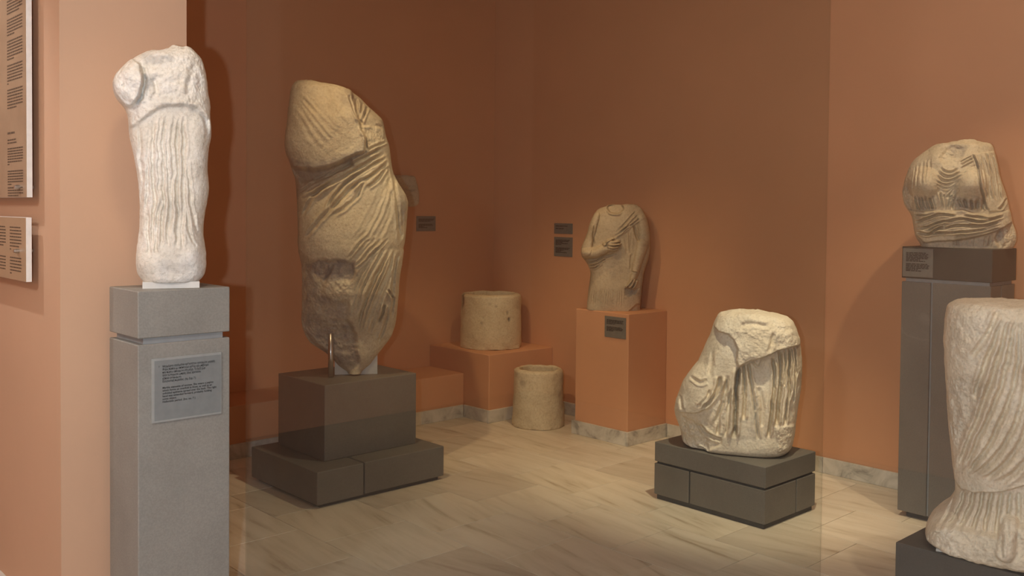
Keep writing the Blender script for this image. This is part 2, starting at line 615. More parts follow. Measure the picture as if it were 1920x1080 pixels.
def vnoise(P, scale, seed=0, octaves=4, gain=0.5):
    tot = np.zeros(len(P))
    amp, f = 1.0, 1.0 / scale
    for o in range(octaves):
        q = P * f + 31.7 * (o + 1)
        i = np.floor(q).astype(np.int64)
        t = q - i
        t = t * t * (3 - 2 * t)
        r = 0
        for dx in (0, 1):
            wx = t[:, 0] if dx else 1 - t[:, 0]
            for dy in (0, 1):
                wy = t[:, 1] if dy else 1 - t[:, 1]
                for dz in (0, 1):
                    wz = t[:, 2] if dz else 1 - t[:, 2]
                    r = r + wx * wy * wz * _hash(i[:, 0] + dx, i[:, 1] + dy, i[:, 2] + dz, seed + o)
        tot += amp * r
        amp *= gain
        f *= 2
    return tot


def polydist(X, Y, pts):
    """distance to a polyline and the running parameter 0..1 along it"""
    pts = np.asarray(pts, float)
    L = np.r_[0, np.cumsum(np.hypot(*np.diff(pts, axis=0).T))]
    best = np.full(X.shape, 1e9)
    par = np.zeros(X.shape)
    for i in range(len(pts) - 1):
        a, b = pts[i], pts[i + 1]
        d = b - a
        t = np.clip(((X - a[0]) * d[0] + (Y - a[1]) * d[1]) / max(d @ d, 1e-9), 0, 1)
        dist = np.hypot(X - a[0] - t * d[0], Y - a[1] - t * d[1])
        m = dist < best
        best[m] = dist[m]
        par[m] = ((L[i] + t * (L[i + 1] - L[i])) / L[-1])[m]
    return best, par


def spline(pts, n=16):
    """Catmull-Rom through the points"""
    p = np.asarray(pts, float)
    if len(p) < 3:
        return p
    q = np.vstack([2 * p[0] - p[1], p, 2 * p[-1] - p[-2]])
    out = []
    for i in range(1, len(q) - 2):
        for t in np.linspace(0, 1, 6, endpoint=False):
            a, b, c, d = q[i - 1], q[i], q[i + 1], q[i + 2]
            out.append(0.5 * (2 * b + (c - a) * t + (2 * a - 5 * b + 4 * c - d) * t * t + (3 * b - a - 3 * c + d) * t ** 3))
    out.append(q[-2])
    return np.array(out)


def inside(X, Y, poly):
    poly = np.asarray(poly, float)
    r = np.zeros(X.shape, bool)
    n = len(poly)
    for i in range(n):
        x0, y0 = poly[i]
        x1, y1 = poly[(i + 1) % n]
        c = ((y0 > Y) != (y1 > Y)) & (X < (x1 - x0) * (Y - y0) / (y1 - y0 + 1e-12) + x0)
        r ^= c
    return r


def sdist(X, Y, poly):
    poly = np.asarray(poly, float)
    d, _ = polydist(X, Y, np.vstack([poly, poly[:1]]))
    return np.where(inside(X, Y, poly), d, -d)


class Carve:
    """relief of one sculpture; coordinates in the units it was measured in, heights in metres"""

    def __init__(self, warp=4.0, gain=1.0):
        self.items = []
        self.stains = []
        self.warp = warp
        self.gain = gain

    def groove(self, pts, width, amp, taper=0.18, ridge=0.45):
        self.items.append(('g', spline(pts), width, amp, taper, ridge))
        return self

    def ridge(self, pts, width, amp, taper=0.18):
        self.items.append(('g', spline(pts), width, -amp, taper, 0.35))
        return self

    def fan(self, A, B, n, width, amp, taper=0.18, jit=0.25, seed=1):
        rg = random.Random(seed)
        A, B = spline(A), spline(B)
        m = max(len(A), len(B))

        def rs(c):
            s = np.linspace(0, 1, len(c))
            t = np.linspace(0, 1, m)
            return np.c_[np.interp(t, s, c[:, 0]), np.interp(t, s, c[:, 1])]
        A, B = rs(A), rs(B)
        for i in range(n):
            t = (i + rg.uniform(-jit, jit)) / max(n - 1, 1)
            t = min(max(t, 0), 1)
            P = A * (1 - t) + B * t
            a = rg.uniform(0, 0.12)
            b = 1 - rg.uniform(0, 0.12)
            k0, k1 = int(a * m), max(int(b * m), int(a * m) + 3)
            self.items.append(('g', P[k0:k1], width * rg.uniform(0.75, 1.25), amp * rg.uniform(0.6, 1.25), taper, 0.45))
        return self

    def plateau(self, poly, amp, soft, rough=0.0):
        self.items.append(('p', np.asarray(poly, float), amp, soft, rough))
        return self

    def dome(self, c, rx, ry, h, power=0.5, rot=0.0):
        self.items.append(('d', c, rx, ry, h, power, rot))
        return self

    def limb(self, pts, r0, r1, h):
        self.items.append(('l', spline(pts), r0, r1, h))
        return self

    def stain(self, poly, amt, soft):
        self.stains.append((np.asarray(poly, float), amt, soft))
        return self

    def eval(self, X, Y, P):
        D = np.zeros(X.shape)
        X = X + self.warp * vnoise(P, 0.05, 21, 4, 0.5)
        Y = Y + self.warp * vnoise(P, 0.05, 43, 4, 0.5)
        for it in self.items:
            if it[0] == 'g':
                _, pts, wd, amp, taper, ridge = it
                pad = wd * 5
                m = (X > pts[:, 0].min() - pad) & (X < pts[:, 0].max() + pad) & (Y > pts[:, 1].min() - pad) & (Y < pts[:, 1].max() + pad)
                if not m.any():
                    continue
                d, t = polydist(X[m], Y[m], pts)
                e = sstep(0, taper, t) * sstep(0, taper, 1 - t) if taper > 0 else 1.0
                D[m] -= self.gain * amp * e * (np.exp(-(d / wd) ** 2) - ridge * np.exp(-((d - 1.9 * wd) / (0.95 * wd)) ** 2))
            elif it[0] == 'p':
                _, poly, amp, soft, rough = it
                s = sdist(X, Y, poly)
                k = sstep(-soft, soft, s)
                D += amp * k
                if rough:
                    D += rough * k * vnoise(P, 0.035, 5, 4, 0.6)
            elif it[0] == 'd':
                _, c, rx, ry, h, power, rot = it
                cs, sn = math.cos(rot), math.sin(rot)
                u = (X - c[0]) * cs + (Y - c[1]) * sn
                v = -(X - c[0]) * sn + (Y - c[1]) * cs
                D += h * np.clip(1 - (u / (1.25 * rx)) ** 2 - (v / (1.25 * ry)) ** 2, 0, None) ** (1.0 + power)
            elif it[0] == 'l':
                _, pts, ra, rb, h = it
                d, t = polydist(X, Y, pts)
                r = ra + (rb - ra) * t
                bump_ = h * np.clip(1 - (d / r) ** 2, 0, None) ** 0.45
                D = np.where(bump_ > 0, np.maximum(D * 0.35 + bump_, D), D)
        return D

    def stain_at(self, X, Y, P):
        T = np.zeros(X.shape)
        for poly, amt, soft in self.stains:
            s = sdist(X, Y, poly) + soft * 1.2 * vnoise(P, 0.05, 11, 4, 0.6)
            T = np.maximum(T, amt * sstep(-soft, soft, s))
        return np.clip(T * (0.82 + 0.45 * vnoise(P, 0.03, 3, 4, 0.6)), 0, 1)


def sculpt(name, P0, zbase, scale, org, rows, depth, carve, mat, back=0.8, nu=300, nv=340, sq=2.3,
           skew=0.0, rough=0.004, seed=0, top_round=0.02, base_round=0.0, closed_bottom=False):
    """rows: (y, xl, xr) outline in measuring units (unit = pixel*scale + org); built as a solid round P0.
    depth: list of (y, front depth m)"""
    P0 = np.array([P0[0], P0[1], zbase], float)
    nrm = np.array([P0[0], P0[1], 0.0])
    nrm /= np.linalg.norm(nrm)
    tg = np.array([nrm[1], -nrm[0], 0.0])       # towards the right of the picture

    def to_plane(x, y):
        px, py = np.asarray(x, float) / scale + org[0], np.asarray(y, float) / scale + org[1]
        d = fw[None] + ((px - 960) / FPX)[:, None] * rt2[None] - ((py - CY) / FPX)[:, None] * up2[None]
        k = ((P0 - CAMP) @ nrm) / (d @ nrm)
        W = CAMP + d * k[:, None]
        return (W - P0) @ tg, W[:, 2]

    rows = np.array(rows, float)
    sL, z = to_plane(rows[:, 1], rows[:, 0])
    sR, _ = to_plane(rows[:, 2], rows[:, 0])
    dep = np.array(depth, float)
    _, zd = to_plane(np.full(len(dep), rows[:, 1:].mean()), dep[:, 0])
    o = np.argsort(z)
    z, sL, sR = z[o], sL[o], sR[o]
    od = np.argsort(zd)
    zt, zb = z[-1], (zbase if closed_bottom is False else z[0])
    zz = np.linspace(zb, zt, nv)
    # smooth the outline a little
    L, Rr = np.interp(zz, z, sL), np.interp(zz, z, sR)
    ker = np.exp(-np.linspace(-2, 2, 13) ** 2)
    ker /= ker.sum()

    def sm(a):
        return np.convolve(np.pad(a, 6, mode='edge'), ker, mode='valid')
    L, Rr = sm(L), sm(Rr)
    DF = sm(np.interp(zz, zd[od], dep[od, 1]))
    # rounded shoulders at the top edge
    if top_round:
        t = np.clip((zt - zz) / top_round, 0, 1)
        k = np.sqrt(np.clip(1 - (1 - t) ** 2, 0, 1)) * 0.12 + 0.88
        DF = DF * k
    if base_round:
        t = np.clip((zz - zb) / base_round, 0, 1)
        k = np.sqrt(np.clip(1 - (1 - t) ** 2, 0, 1)) * 0.14 + 0.86
        DF = DF * k
        mid = (L + Rr) / 2
        L, Rr = mid + (L - mid) * k, mid + (Rr - mid) * k
    nf = int(nu * 0.72)                       # denser on the carved side
    th = np.r_[np.linspace(0, math.pi, nf, endpoint=False), np.linspace(math.pi, 2 * math.pi, nu - nf, endpoint=False)]
    c, s = np.cos(th), np.sin(th)
    cc = np.sign(c) * np.abs(c) ** (2 / sq)
    ss = np.sign(s) * np.abs(s) ** (2 / sq)
    cx = cc + skew * (1 - cc ** 2) * np.maximum(ss, 0)
    XX = ((L + Rr) / 2)[:, None] + ((Rr - L) / 2)[:, None] * cx[None]
    DD = np.where(ss[None] > 0, DF[:, None] * ss[None], back * DF[:, None] * ss[None])
    # keep an outline of the real perspective: points nearer than the plane are drawn in slightly
    dist = np.linalg.norm((P0 - CAMP)[:2])
    XX = XX * (1 - 0.0 * DD / dist)
    W = P0[None, None] * np.array([1, 1, 0]) + XX[..., None] * tg - DD[..., None] * nrm
    W[..., 2] = zz[:, None]
    V = W.reshape(-1, 3)
    # where the bare solid is seen in the measuring frame
    q = V - CAMP
    dz = q @ fw
    px, py = 960 + FPX * (q @ rt2) / dz, CY - FPX * (q @ up2) / dz
    X, Y = (px - org[0]) * scale, (py - org[1]) * scale
    # local coordinates for noise
    Ploc = np.c_[(V - P0) @ tg, (V - P0) @ nrm, V[:, 2]] + seed * 7.3
    front = np.tile(sstep(0.02, 0.45, ss), nv)
    Dv = carve.eval(X, Y, Ploc) * front
    st = carve.stain_at(X, Y, Ploc) * front
    # outward direction in plan
    ox = np.tile(cc, nv)
    od_ = np.tile(ss, nv)
    nl = np.hypot(ox, od_) + 1e-9
    nz = vnoise(Ploc, 0.11, seed, 5, 0.46) * rough
    nz += np.abs(vnoise(Ploc, 0.028, seed + 9, 3, 0.5)) * -rough * 0.2
    edge = np.repeat(np.minimum(1, np.minimum(zz - zb + 0.004, 0.3) / 0.02), nu)
    nz *= np.clip(edge, 0, 1) if not closed_bottom else 1
    V = V + (ox / nl * nz)[:, None] * tg - (od_ / nl * nz)[:, None] * nrm - Dv[:, None] * nrm
    # small vertical irregularity of the broken top
    top_k = np.repeat(sstep(zt - 0.09, zt, zz), nu)
    V[:, 2] += top_k * vnoise(Ploc, 0.06, seed + 4, 4, 0.55) * rough * 1.3
    nverts = len(V)
    # top cap: rings shrinking to the middle
    caps = []
    rings = 14
    topring = V[-nu:]
    ctr = topring.mean(0)
    for i in range(1, rings):
        t = i / rings
        rg = topring * (1 - t) + ctr * t
        pl = np.c_[(rg - P0) @ tg, (rg - P0) @ nrm, rg[:, 2]] + seed
        rg = rg.copy()
        rg[:, 2] += (1 - (1 - min(1, t * 3)) ** 2) * rough * 1.2 + rough * 1.5 * vnoise(pl, 0.05, seed + 2, 4, 0.55) * min(1, t * 3)
        caps.append(rg)
    verts = np.vstack([V] + caps + [ctr[None], V[:nu].mean(0)[None]])
    stv = np.r_[st, np.zeros(len(verts) - nverts)]
    i = np.arange(nv - 1 + rings - 1)[:, None] * nu
    j = np.arange(nu)[None]
    jn = (j + 1) % nu
    # carved front faces outward
    quads = np.stack([i + j, i + jn, i + nu + jn, i + nu + j], -1).reshape(-1, 4)
    last = (nv + rings - 2) * nu
    tc = len(verts) - 2
    t1 = np.stack([last + j[0], last + jn[0], np.full(nu, tc)], -1)
    t2 = np.stack([jn[0], j[0], np.full(nu, tc + 1)], -1)
    me = bpy.data.meshes.new(name)
    loc = Vector((P0[0], P0[1], zb))
    vv = verts - np.array(loc)
    loops = np.r_[quads.ravel(), t1.ravel(), t2.ravel()]
    tot = np.r_[np.full(len(quads), 4), np.full(2 * nu, 3)]
    starts = np.r_[0, np.cumsum(tot)[:-1]]
    me.vertices.add(len(vv))
    me.vertices.foreach_set('co', vv.ravel())
    me.loops.add(len(loops))
    me.loops.foreach_set('vertex_index', loops.astype(np.int32))
    me.polygons.add(len(tot))
    me.polygons.foreach_set('loop_start', starts.astype(np.int32))
    me.update(calc_edges=True)
    me.polygons.foreach_set('use_smooth', np.ones(len(tot), bool))
    at = me.attributes.new('stain', 'FLOAT', 'POINT')
    at.data.foreach_set('value', stv)
    me.validate()
    # outward normals
    import bmesh
    bm = bmesh.new()
    bm.from_mesh(me)
    bmesh.ops.recalc_face_normals(bm, faces=bm.faces)
    bm.to_mesh(me)
    bm.free()
    me.materials.append(M[mat])
    ob = bpy.data.objects.new(name, me)
    ob.location = loc
    COL.objects.link(ob)
    return ob


# ---- white statuette of a woman, arm broken off (left foreground)
c = Carve(6.0)
c.plateau([(150, 355), (175, 325), (215, 300), (260, 287), (320, 285), (375, 298), (412, 345), (440, 430), (470, 200), (330, 30), (160, 60), (30, 150), (30, 300), (110, 380)], 0.018, 9, 0.005)
c.plateau([(150, 130), (162, 165), (160, 205), (146, 250), (120, 285), (85, 300), (20, 290), (10, 120), (90, 90)], 0.036, 7, 0.0015)
c.groove([(152, 140), (166, 190), (155, 240), (128, 284)], 8, 0.020, 0.1, 0.2)
c.dome((88, 213), 46, 62, -0.004, 1.0)
c.dome((86, 213), 6, 7, -0.012, 0.6)
c.groove([(170, 170), (180, 225), (168, 262)], 7, 0.006)
c.groove([(198, 180), (212, 215), (205, 260)], 6, 0.005)
c.groove([(235, 200), (300, 190), (360, 215)], 14, 0.005)
c.groove([(370, 120), (350, 180), (345, 260)], 12, 0.006)
c.groove([(120, 300), (112, 380), (132, 520), (142, 640)], 6, 0.007)
rg = random.Random(4)
for x0, x1, y0, y1, wd, a in ((158, 152, 360, 850, 7, .008), (186, 176, 350, 700, 5, .007), (205, 200, 330, 860, 7, .011), (228, 226, 330, 640, 5, .006), (246, 238, 315, 850, 6, .011),
                              (262, 262, 420, 840, 4.5, .007), (282, 268, 312, 800, 6, .012), (300, 298, 312, 860, 7.5, .015), (321, 314, 315, 865, 6.5, .013), (230, 214, 640, 870, 6, .010), (182, 184, 700, 870, 7, .010)):
    m_ = [(x0 + (x1 - x0) * t + rg.uniform(-4, 4), y0 + (y1 - y0) * t) for t in (0, .2, .4, .6, .8, 1)]
    c.groove(m_, wd, a, 0.12, 0.35)
c.groove([(330, 470), (335, 580), (350, 690), (380, 800)], 6, 0.007)
c.groove([(322, 560), (328, 680), (350, 800), (372, 850)], 5, 0.007)
c.groove([(385, 310), (408, 360), (416, 430)], 6, 0.005)
c.dome((378, 470), 55, 150, 0.014, 0.8)
c.dome((372, 720), 40, 120, 0.006, 0.8)
c.dome((292, 925), 78, 52, -0.012, 0.7)
c.dome((368, 870), 45, 40, 0.008, 0.8)
c.dome((170, 900), 45, 50, 0.006, 0.8)
c.stain([(160, 90), (280, 95), (285, 120), (190, 130), (155, 150)], 0.8, 8)
c.stain([(165, 165), (215, 175), (210, 215), (165, 240), (130, 290), (160, 220)], 0.75, 7)
c.stain([(210, 290), (260, 272), (340, 280), (410, 330), (408, 365), (340, 296), (230, 300)], 0.5, 7)
c.stain([(230, 900), (340, 890), (360, 930), (330, 975), (225, 970)], 0.4, 10)
rows = [(66, 268, 350), (75, 215, 375), (90, 165, 388), (110, 120, 395), (130, 95, 402), (150, 75, 407), (175, 52, 412), (200, 42, 413),
        (225, 42, 415), (250, 50, 420), (270, 62, 422), (285, 78, 424), (300, 90, 424), (330, 102, 426), (360, 106, 430), (400, 110, 428),
        (440, 117, 422), (480, 128, 420), (520, 135, 418), (560, 140, 418), (600, 142, 417), (650, 144, 410), (690, 147, 405),
        (740, 150, 398), (790, 148, 396), (830, 143, 400), (870, 140, 403), (910, 137, 405), (940, 138, 402), (960, 146, 394), (990, 165, 380)]
s1 = sculpt('statuette', (1.393, 3.285), ZT1 + .018, 2.0786, (190, 60), rows,
            [(66, .05), (110, .085), (200, .105), (400, .10), (700, .095), (900, .11), (990, .09)], c, 's_white', 0.85, rough=0.0045, seed=1, base_round=.03)
tag(s1, 'white marble statuette of a robed woman without head, her arm broken to a round stump', 'statue')


def px_at(P0, zbase, px):
    """point of the upright plane through P0 that the picture column px meets"""
    n = np.array([P0[0], P0[1], 0.0])
    n /= np.linalg.norm(n)
    d = fw + (px - 960) / FPX * rt2
    k = (np.array([P0[0], P0[1], zbase]) - CAMP) @ n / (d @ n)
    return CAMP + d * k


def mount_slab(name, P0, xl, xr, dn, z0, z1, mat, parent, shift=0.0):
    a, b = px_at(P0, z0, xl), px_at(P0, z0, xr)
    n = np.array([P0[0], P0[1], 0.0])
    n /= np.linalg.norm(n)
    m = MB()
    q = [a - n * (dn - shift), b - n * (dn - shift), b + n * (dn + shift), a + n * (dn + shift)]
    for z in (z0, z1):
        m.v += [(p[0], p[1], z) for p in q]
    m.f += [[0, 3, 2, 1], [4, 5, 6, 7], [0, 1, 5, 4], [1, 2, 6, 5], [2, 3, 7, 6], [3, 0, 4, 7]]
    return m.build(name, mat, parent, origin=tuple((q[0] + q[2]) / 2 * np.array([1, 1, 0]) + np.array([0, 0, z0])))


o = mount_slab('plaster_mount', (1.393, 3.285), 268, 373, 0.072, ZT1, ZT1 + .022, 'plaster', s1)
o['label'] = 'thin white plaster mount'

# ---- tallest statue: draped standing figure without head
k = 3.0857


def lo(pts):            # points measured in the second crop
    return [((x / 3.7229 + 480 - 480) * k, (y / 3.7229 + 440 - 130) * k) for x, y in pts]


c = Carve(4.0, 1.25)
c.plateau([(120, 545), (200, 558), (235, 572), (330, 582), (430, 560), (540, 512), (625, 478), (632, 400), (600, 325), (560, 180), (545, 60), (200, 40), (100, 300)], 0.075, 9, 0.002)
c.dome((320, 330), 240, 260, 0.04, 0.8)
c.plateau([(195, 565), (330, 590), (430, 572), (545, 520), (560, 560), (460, 600), (350, 642), (262, 650), (225, 615)], -0.05, 13)
c.fan([(260, 160), (420, 330), (520, 420)], [(420, 130), (500, 250), (560, 340)], 5, 9, 0.0035, seed=3)
c.fan([(215, 220), (320, 400), (400, 500)], [(260, 160), (400, 330), (500, 440)], 4, 9, 0.0025, seed=5)
for a in ([(540, 150), (560, 220), (592, 312)], [(580, 165), (588, 240), (598, 312)], [(618, 190), (606, 250), (602, 312)], [(648, 215), (625, 265), (608, 315)]):
    c.groove(a, 7, 0.016, 0.12, 0.7)
c.plateau([(600, 330), (660, 330), (745, 350), (765, 430), (700, 460), (635, 480)], 0.015, 8, 0.008)
c.groove([(600, 325), (628, 400), (640, 470)], 7, 0.014)
c.groove([(690, 320), (730, 330)], 7, 0.01)
c.groove([(640, 470), (720, 430), (760, 420)], 6, 0.012)
for a, wd, am in (([(745, 450), (660, 490), (560, 545), (430, 610), (300, 680)], 7, .016), ([(755, 475), (650, 540), (540, 600), (400, 680), (262, 765)], 9, .018),
                  ([(765, 500), (690, 545), (580, 610), (480, 700), (400, 830)], 8, .018), ([(768, 530), (700, 590), (600, 650), (540, 700)], 8, .015),
                  ([(560, 560), (440, 640), (330, 740), (262, 860)], 9, .013), ([(600, 640), (480, 760), (360, 880), (280, 990)], 10, .014),
                  ([(700, 590), (620, 660), (560, 760), (440, 850)], 9, .012), ([(640, 690), (700, 640), (755, 560)], 8, .012),
                  ([(420, 590), (320, 660), (240, 720)], 7, .01)):
    c.groove(a, wd, am, 0.15, 0.75)
c.fan([(770, 560), (720, 700), (650, 860), (540, 1040)], [(800, 660), (780, 820), (720, 960), (640, 1080)], 7, 9, 0.012, seed=9)
c.groove([(775, 500), (800, 640), (820, 800), (835, 1000)], 9, 0.016, 0.08)
c.groove([(845, 800), (850, 900), (840, 1000)], 7, 0.01)
c.dome((470, 960), 260, 250, 0.035, 0.9)
c.fan(lo([(760, 20), (640, 170)]), lo([(940, 20), (700, 250)]), 5, 7, 0.013, seed=11)
c.fan(lo([(850, 60), (740, 230), (680, 360), (640, 560)]), lo([(1010, 100), (930, 330), (850, 520), (740, 840)]), 11, 7.5, 0.016, seed=12)
c.groove(lo([(920, 380), (955, 450)]), 6, 0.02)
c.groove(lo([(895, 480), (880, 560), (862, 620)]), 7, 0.024)
c.groove(lo([(990, 120), (960, 330), (950, 600)]), 8, 0.016)
c.groove(lo([(930, 540), (900, 640), (850, 760)]), 7, 0.013)
c.plateau(lo([(300, 230), (345, 205), (450, 175), (560, 180), (680, 195), (690, 290), (650, 470), (640, 590), (690, 690), (700, 800), (720, 900), (640, 980), (300, 800), (270, 500)]), -0.026, 16, 0.005)
c.plateau(lo([(470, 350), (530, 300), (670, 330), (640, 460), (540, 480), (470, 430)]), 0.020, 18, 0.003)
c.dome(lo([(460, 270)])[0], 60, 45, -0.02, 0.8)
c.groove(lo([(540, 200), (515, 270), (470, 330)]), 7, 0.014)
c.plateau(lo([(640, 600), (700, 700), (720, 800), (700, 830), (520, 820), (330, 640), (380, 600)]), -0.012, 12, 0.008)
c.dome(lo([(590, 830)])[0], 130, 110, 0.03, 0.8)
c.stain(lo([(330, 210), (430, 185), (560, 175), (675, 200), (680, 300), (560, 330), (480, 330), (440, 310)]), 0.95, 9)
c.stain(lo([(320, 240), (400, 260), (460, 420), (640, 480), (650, 600), (690, 700), (700, 800), (740, 880), (640, 950), (300, 800), (315, 500), (350, 420)]), 0.75, 14)
c.stain([(185, 520), (330, 545), (450, 500), (620, 455), (640, 490), (560, 520), (440, 580), (350, 640), (250, 645), (200, 570)], 0.55, 10)
c.stain([(800, 600), (870, 720), (880, 880), (840, 900)], 0.6, 12)
c.stain(lo([(880, 380), (1000, 150), (1010, 600), (900, 700)]), 0.3, 22)
c.stain([(460, 140), (560, 130), (640, 200), (600, 280), (500, 220)], 0.35, 18)
rows = [(86, 235, 330), (92, 225, 400), (98, 218, 450), (108, 212, 515), (130, 205, 560), (160, 200, 605), (200, 193, 645), (240, 186, 690), (280, 180, 730), (330, 176, 742), (380, 168, 752),
        (430, 163, 768), (480, 168, 775), (520, 185, 780), (560, 198, 788), (600, 213, 798), (640, 228, 815), (680, 232, 840), (720, 235, 865), (760, 240, 878),
        (800, 243, 876), (900, 240, 872), (1000, 242, 862), (1040, 244, 858)]
rows += [(y_, a_, b_) for (a_, y_), (b_, _y) in [(lo([(xa, y)])[0], lo([(xb, y)])[0]) for y, xa, xb in
         ((100, 298, 1026), (200, 316, 1020), (300, 321, 1008), (400, 320, 1000), (500, 317, 992), (600, 318, 978), (650, 325, 968), (700, 340, 955),
          (750, 372, 925), (800, 450, 880), (850, 520, 838), (905, 565, 800), (960, 640, 735))]]
zt2 = 0.628
s2 = sculpt('draped_statue', (3.1, 4.72), zt2, k, (480, 130), rows,
            [(86, .10), (130, .17), (300, .22), (640, .23), (1040, .25), (1280, .24), (1400, .185), (1530, .125), (1640, .10), (1710, .07)], c, 's_ochre', 0.8, nu=360, nv=460,
            rough=0.0045, seed=2, skew=0.05)
tag(s2, 'tallest statue, headless draped figure in ochre marble with a broken grey lower left side', 'statue')
o = mount_slab('plaster_mount', (3.14, 4.80), 629, 708, 0.10, 0.62, 0.80, 'plaster', s2)
o['label'] = 'pale plaster block set behind the pointed lower end'
o = MB().cyl((2.945, 4.705, 0.62), 0.0155, 0.255, 'z', 20).build('support_rod', 'steel', s2, True, origin=(2.945, 4.705, 0.62))
o['label'] = 'upright steel support rod'

# ---- torso with hand on chest, on the tall peach plinth
c = Carve()
c.dome((428, 250), 200, 260, 0.03, 0.9)
c.dome((350, 760), 160, 220, 0.015, 0.8)
c.plateau([(422 + 68 * math.cos(a * math.pi / 10), 92 + 44 * math.sin(a * math.pi / 10)) for a in range(20)], -0.045, 8)
c.ridge([(352, 95), (365, 130), (405, 147), (455, 138), (488, 100)], 8, 0.008, 0.1)
c.plateau([(640, 60), (720, 150), (650, 190), (560, 240), (470, 320), (420, 350), (470, 270), (540, 190), (600, 130)], 0.012, 8)
for a in ([(600, 120), (520, 200), (430, 300)], [(620, 150), (540, 225), (450, 315)], [(640, 175), (570, 225), (480, 300)]):
    c.groove(a, 6, 0.008, 0.12, 0.7)
c.groove([(585, 215), (500, 262), (420, 335)], 6, 0.012)
c.limb([(235, 150), (205, 260), (180, 380), (165, 450)], 56, 54, 0.05)
c.limb([(165, 470), (240, 468), (320, 440), (390, 410)], 52, 40, 0.065)
c.limb([(360, 372), (410, 375), (455, 372)], 22, 9, 0.075)
c.limb([(370, 395), (420, 398), (458, 395)], 20, 9, 0.075)
c.limb([(370, 418), (420, 424), (452, 414)], 19, 9, 0.072)
c.limb([(370, 440), (410, 447), (438, 436)], 17, 9, 0.066)
c.limb([(330, 390), (370, 360), (405, 345)], 20, 9, 0.066)
c.groove([(440, 375), (470, 370)], 6, 0.012)
c.groove([(430, 410), (465, 405)], 7, 0.014)
c.groove([(240, 230), (238, 320), (238, 400)], 7, 0.014)
c.groove([(300, 500), (380, 490), (430, 470)], 10, 0.012)
for a in ([(190, 555), (250, 540), (330, 500)], [(200, 580), (260, 565), (340, 520)], [(208, 605), (260, 585), (310, 550)]):
    c.groove(a, 6, 0.011, 0.1, 0.8)
c.limb([(660, 180), (672, 280), (680, 360)], 42, 44, 0.03)
c.limb([(655, 400), (625, 500), (600, 600)], 50, 38, 0.045)
c.limb([(590, 630), (570, 680), (545, 740)], 34, 22, 0.035)
c.limb([(560, 690), (530, 730), (512, 752)], 14, 9, 0.045)
c.limb([(580, 700), (556, 742), (536, 760)], 13, 9, 0.04)
c.limb([(600, 710), (584, 748), (566, 766)], 13, 9, 0.036)
c.groove([(580, 230), (600, 320), (630, 385)], 9, 0.016)
c.groove([(560, 625), (610, 632)], 5, 0.008)
c.groove([(560, 470), (552, 560), (550, 620)], 8, 0.009)
c.plateau([(500, 770), (620, 765), (600, 800), (545, 840), (500, 830)], -0.012, 8, 0.006)
c.fan([(430, 320), (470, 400), (500, 520)], [(560, 260), (560, 380), (550, 500)], 6, 6, 0.005, seed=3)
c.fan([(230, 760), (215, 840), (210, 920)], [(480, 760), (480, 850), (480, 945)], 15, 4.5, 0.004, seed=4)
c.plateau([(540, 960), (610, 900), (660, 900), (640, 1000)], -0.02, 9, 0.004)
c.stain([(505, 770), (600, 775), (580, 810), (545, 835), (505, 825)], 0.8, 9)
c.stain([(620, 240), (660, 260), (665, 380), (640, 350)], 0.4, 12)
c.stain([(650, 580), (650, 900), (620, 900), (640, 650)], 0.8, 10)
rows = [(66, 365, 600), (80, 318, 630), (100, 280, 648), (140, 245, 672), (180, 225, 690), (220, 208, 700), (260, 195, 708), (300, 185, 714), (340, 170, 716), (380, 152, 716),
        (420, 138, 716), (460, 132, 712), (500, 142, 705), (540, 175, 692), (570, 192, 682), (600, 205, 672), (640, 214, 660), (700, 206, 652), (760, 197, 646), (820, 190, 642),
        (880, 183, 638), (935, 178, 630), (990, 180, 628)]
s3 = sculpt('torso_relief', (5.115, 4.415), .898, 4.5, (1060, 370), rows,
            [(66, .06), (140, .10), (460, .115), (700, .12), (960, .12)], c, 's_tan', 0.75, nu=300, nv=330, rough=0.003, seed=3, sq=2.8, top_round=0.03)
tag(s3, 'tan stone torso with its right hand laid on the chest, on the peach pillar plinth', 'statue')

# ---- girdled female torso, on the tall grey pedestal at the right
c = Carve(6.0, 1.4)
c.dome((520, 420), 380, 330, 0.035, 0.9)
c.dome((325, 470), 115, 120, 0.085, 0.25)
c.dome((735, 480), 125, 125, 0.09, 0.25)
c.dome((420, 240), 60, 90, 0.012, 0.8)
c.plateau([(560, 150), (690, 150), (640, 240), (600, 300), (500, 310), (460, 250), (520, 180)], -0.02, 22, 0.008)
for a, am in (([(455, 335), (500, 372), (560, 375), (620, 345)], .012), ([(430, 370), (490, 405), (560, 405), (650, 375)], .011), ([(420, 400), (490, 445), (560, 440), (660, 400)], .011),
              ([(420, 440), (490, 480), (540, 478), (600, 440)], .009), ([(440, 480), (500, 515), (540, 505)], .008), ([(470, 525), (505, 545), (540, 525)], .007)):
    c.groove(a, 8.5, am * .8, 0.2, 0.6)
c.fan([(610, 290), (690, 250), (745, 230)], [(650, 400), (720, 360), (770, 330)], 5, 6, 0.007, seed=2)
c.fan([(470, 600), (540, 530), (620, 450)], [(560, 640), (600, 560), (650, 470)], 4, 6, 0.009, seed=4)
c.plateau([(735, 225), (790, 220), (930, 200), (1060, 700), (880, 710), (830, 560), (790, 430)], 0.014, 8)
c.groove([(735, 225), (775, 330), (795, 450), (822, 570), (850, 700)], 8, 0.016, 0.06)
c.fan([(770, 210), (810, 330), (845, 520), (880, 690)], [(890, 180), (930, 330), (960, 520), (985, 690)], 6, 10, 0.020, seed=6)
c.groove([(1030, 590), (990, 660), (960, 700)], 9, 0.016)
c.fan([(255, 290), (245, 420), (240, 560)], [(390, 250), (380, 380), (390, 470)], 5, 6, 0.006, seed=8)
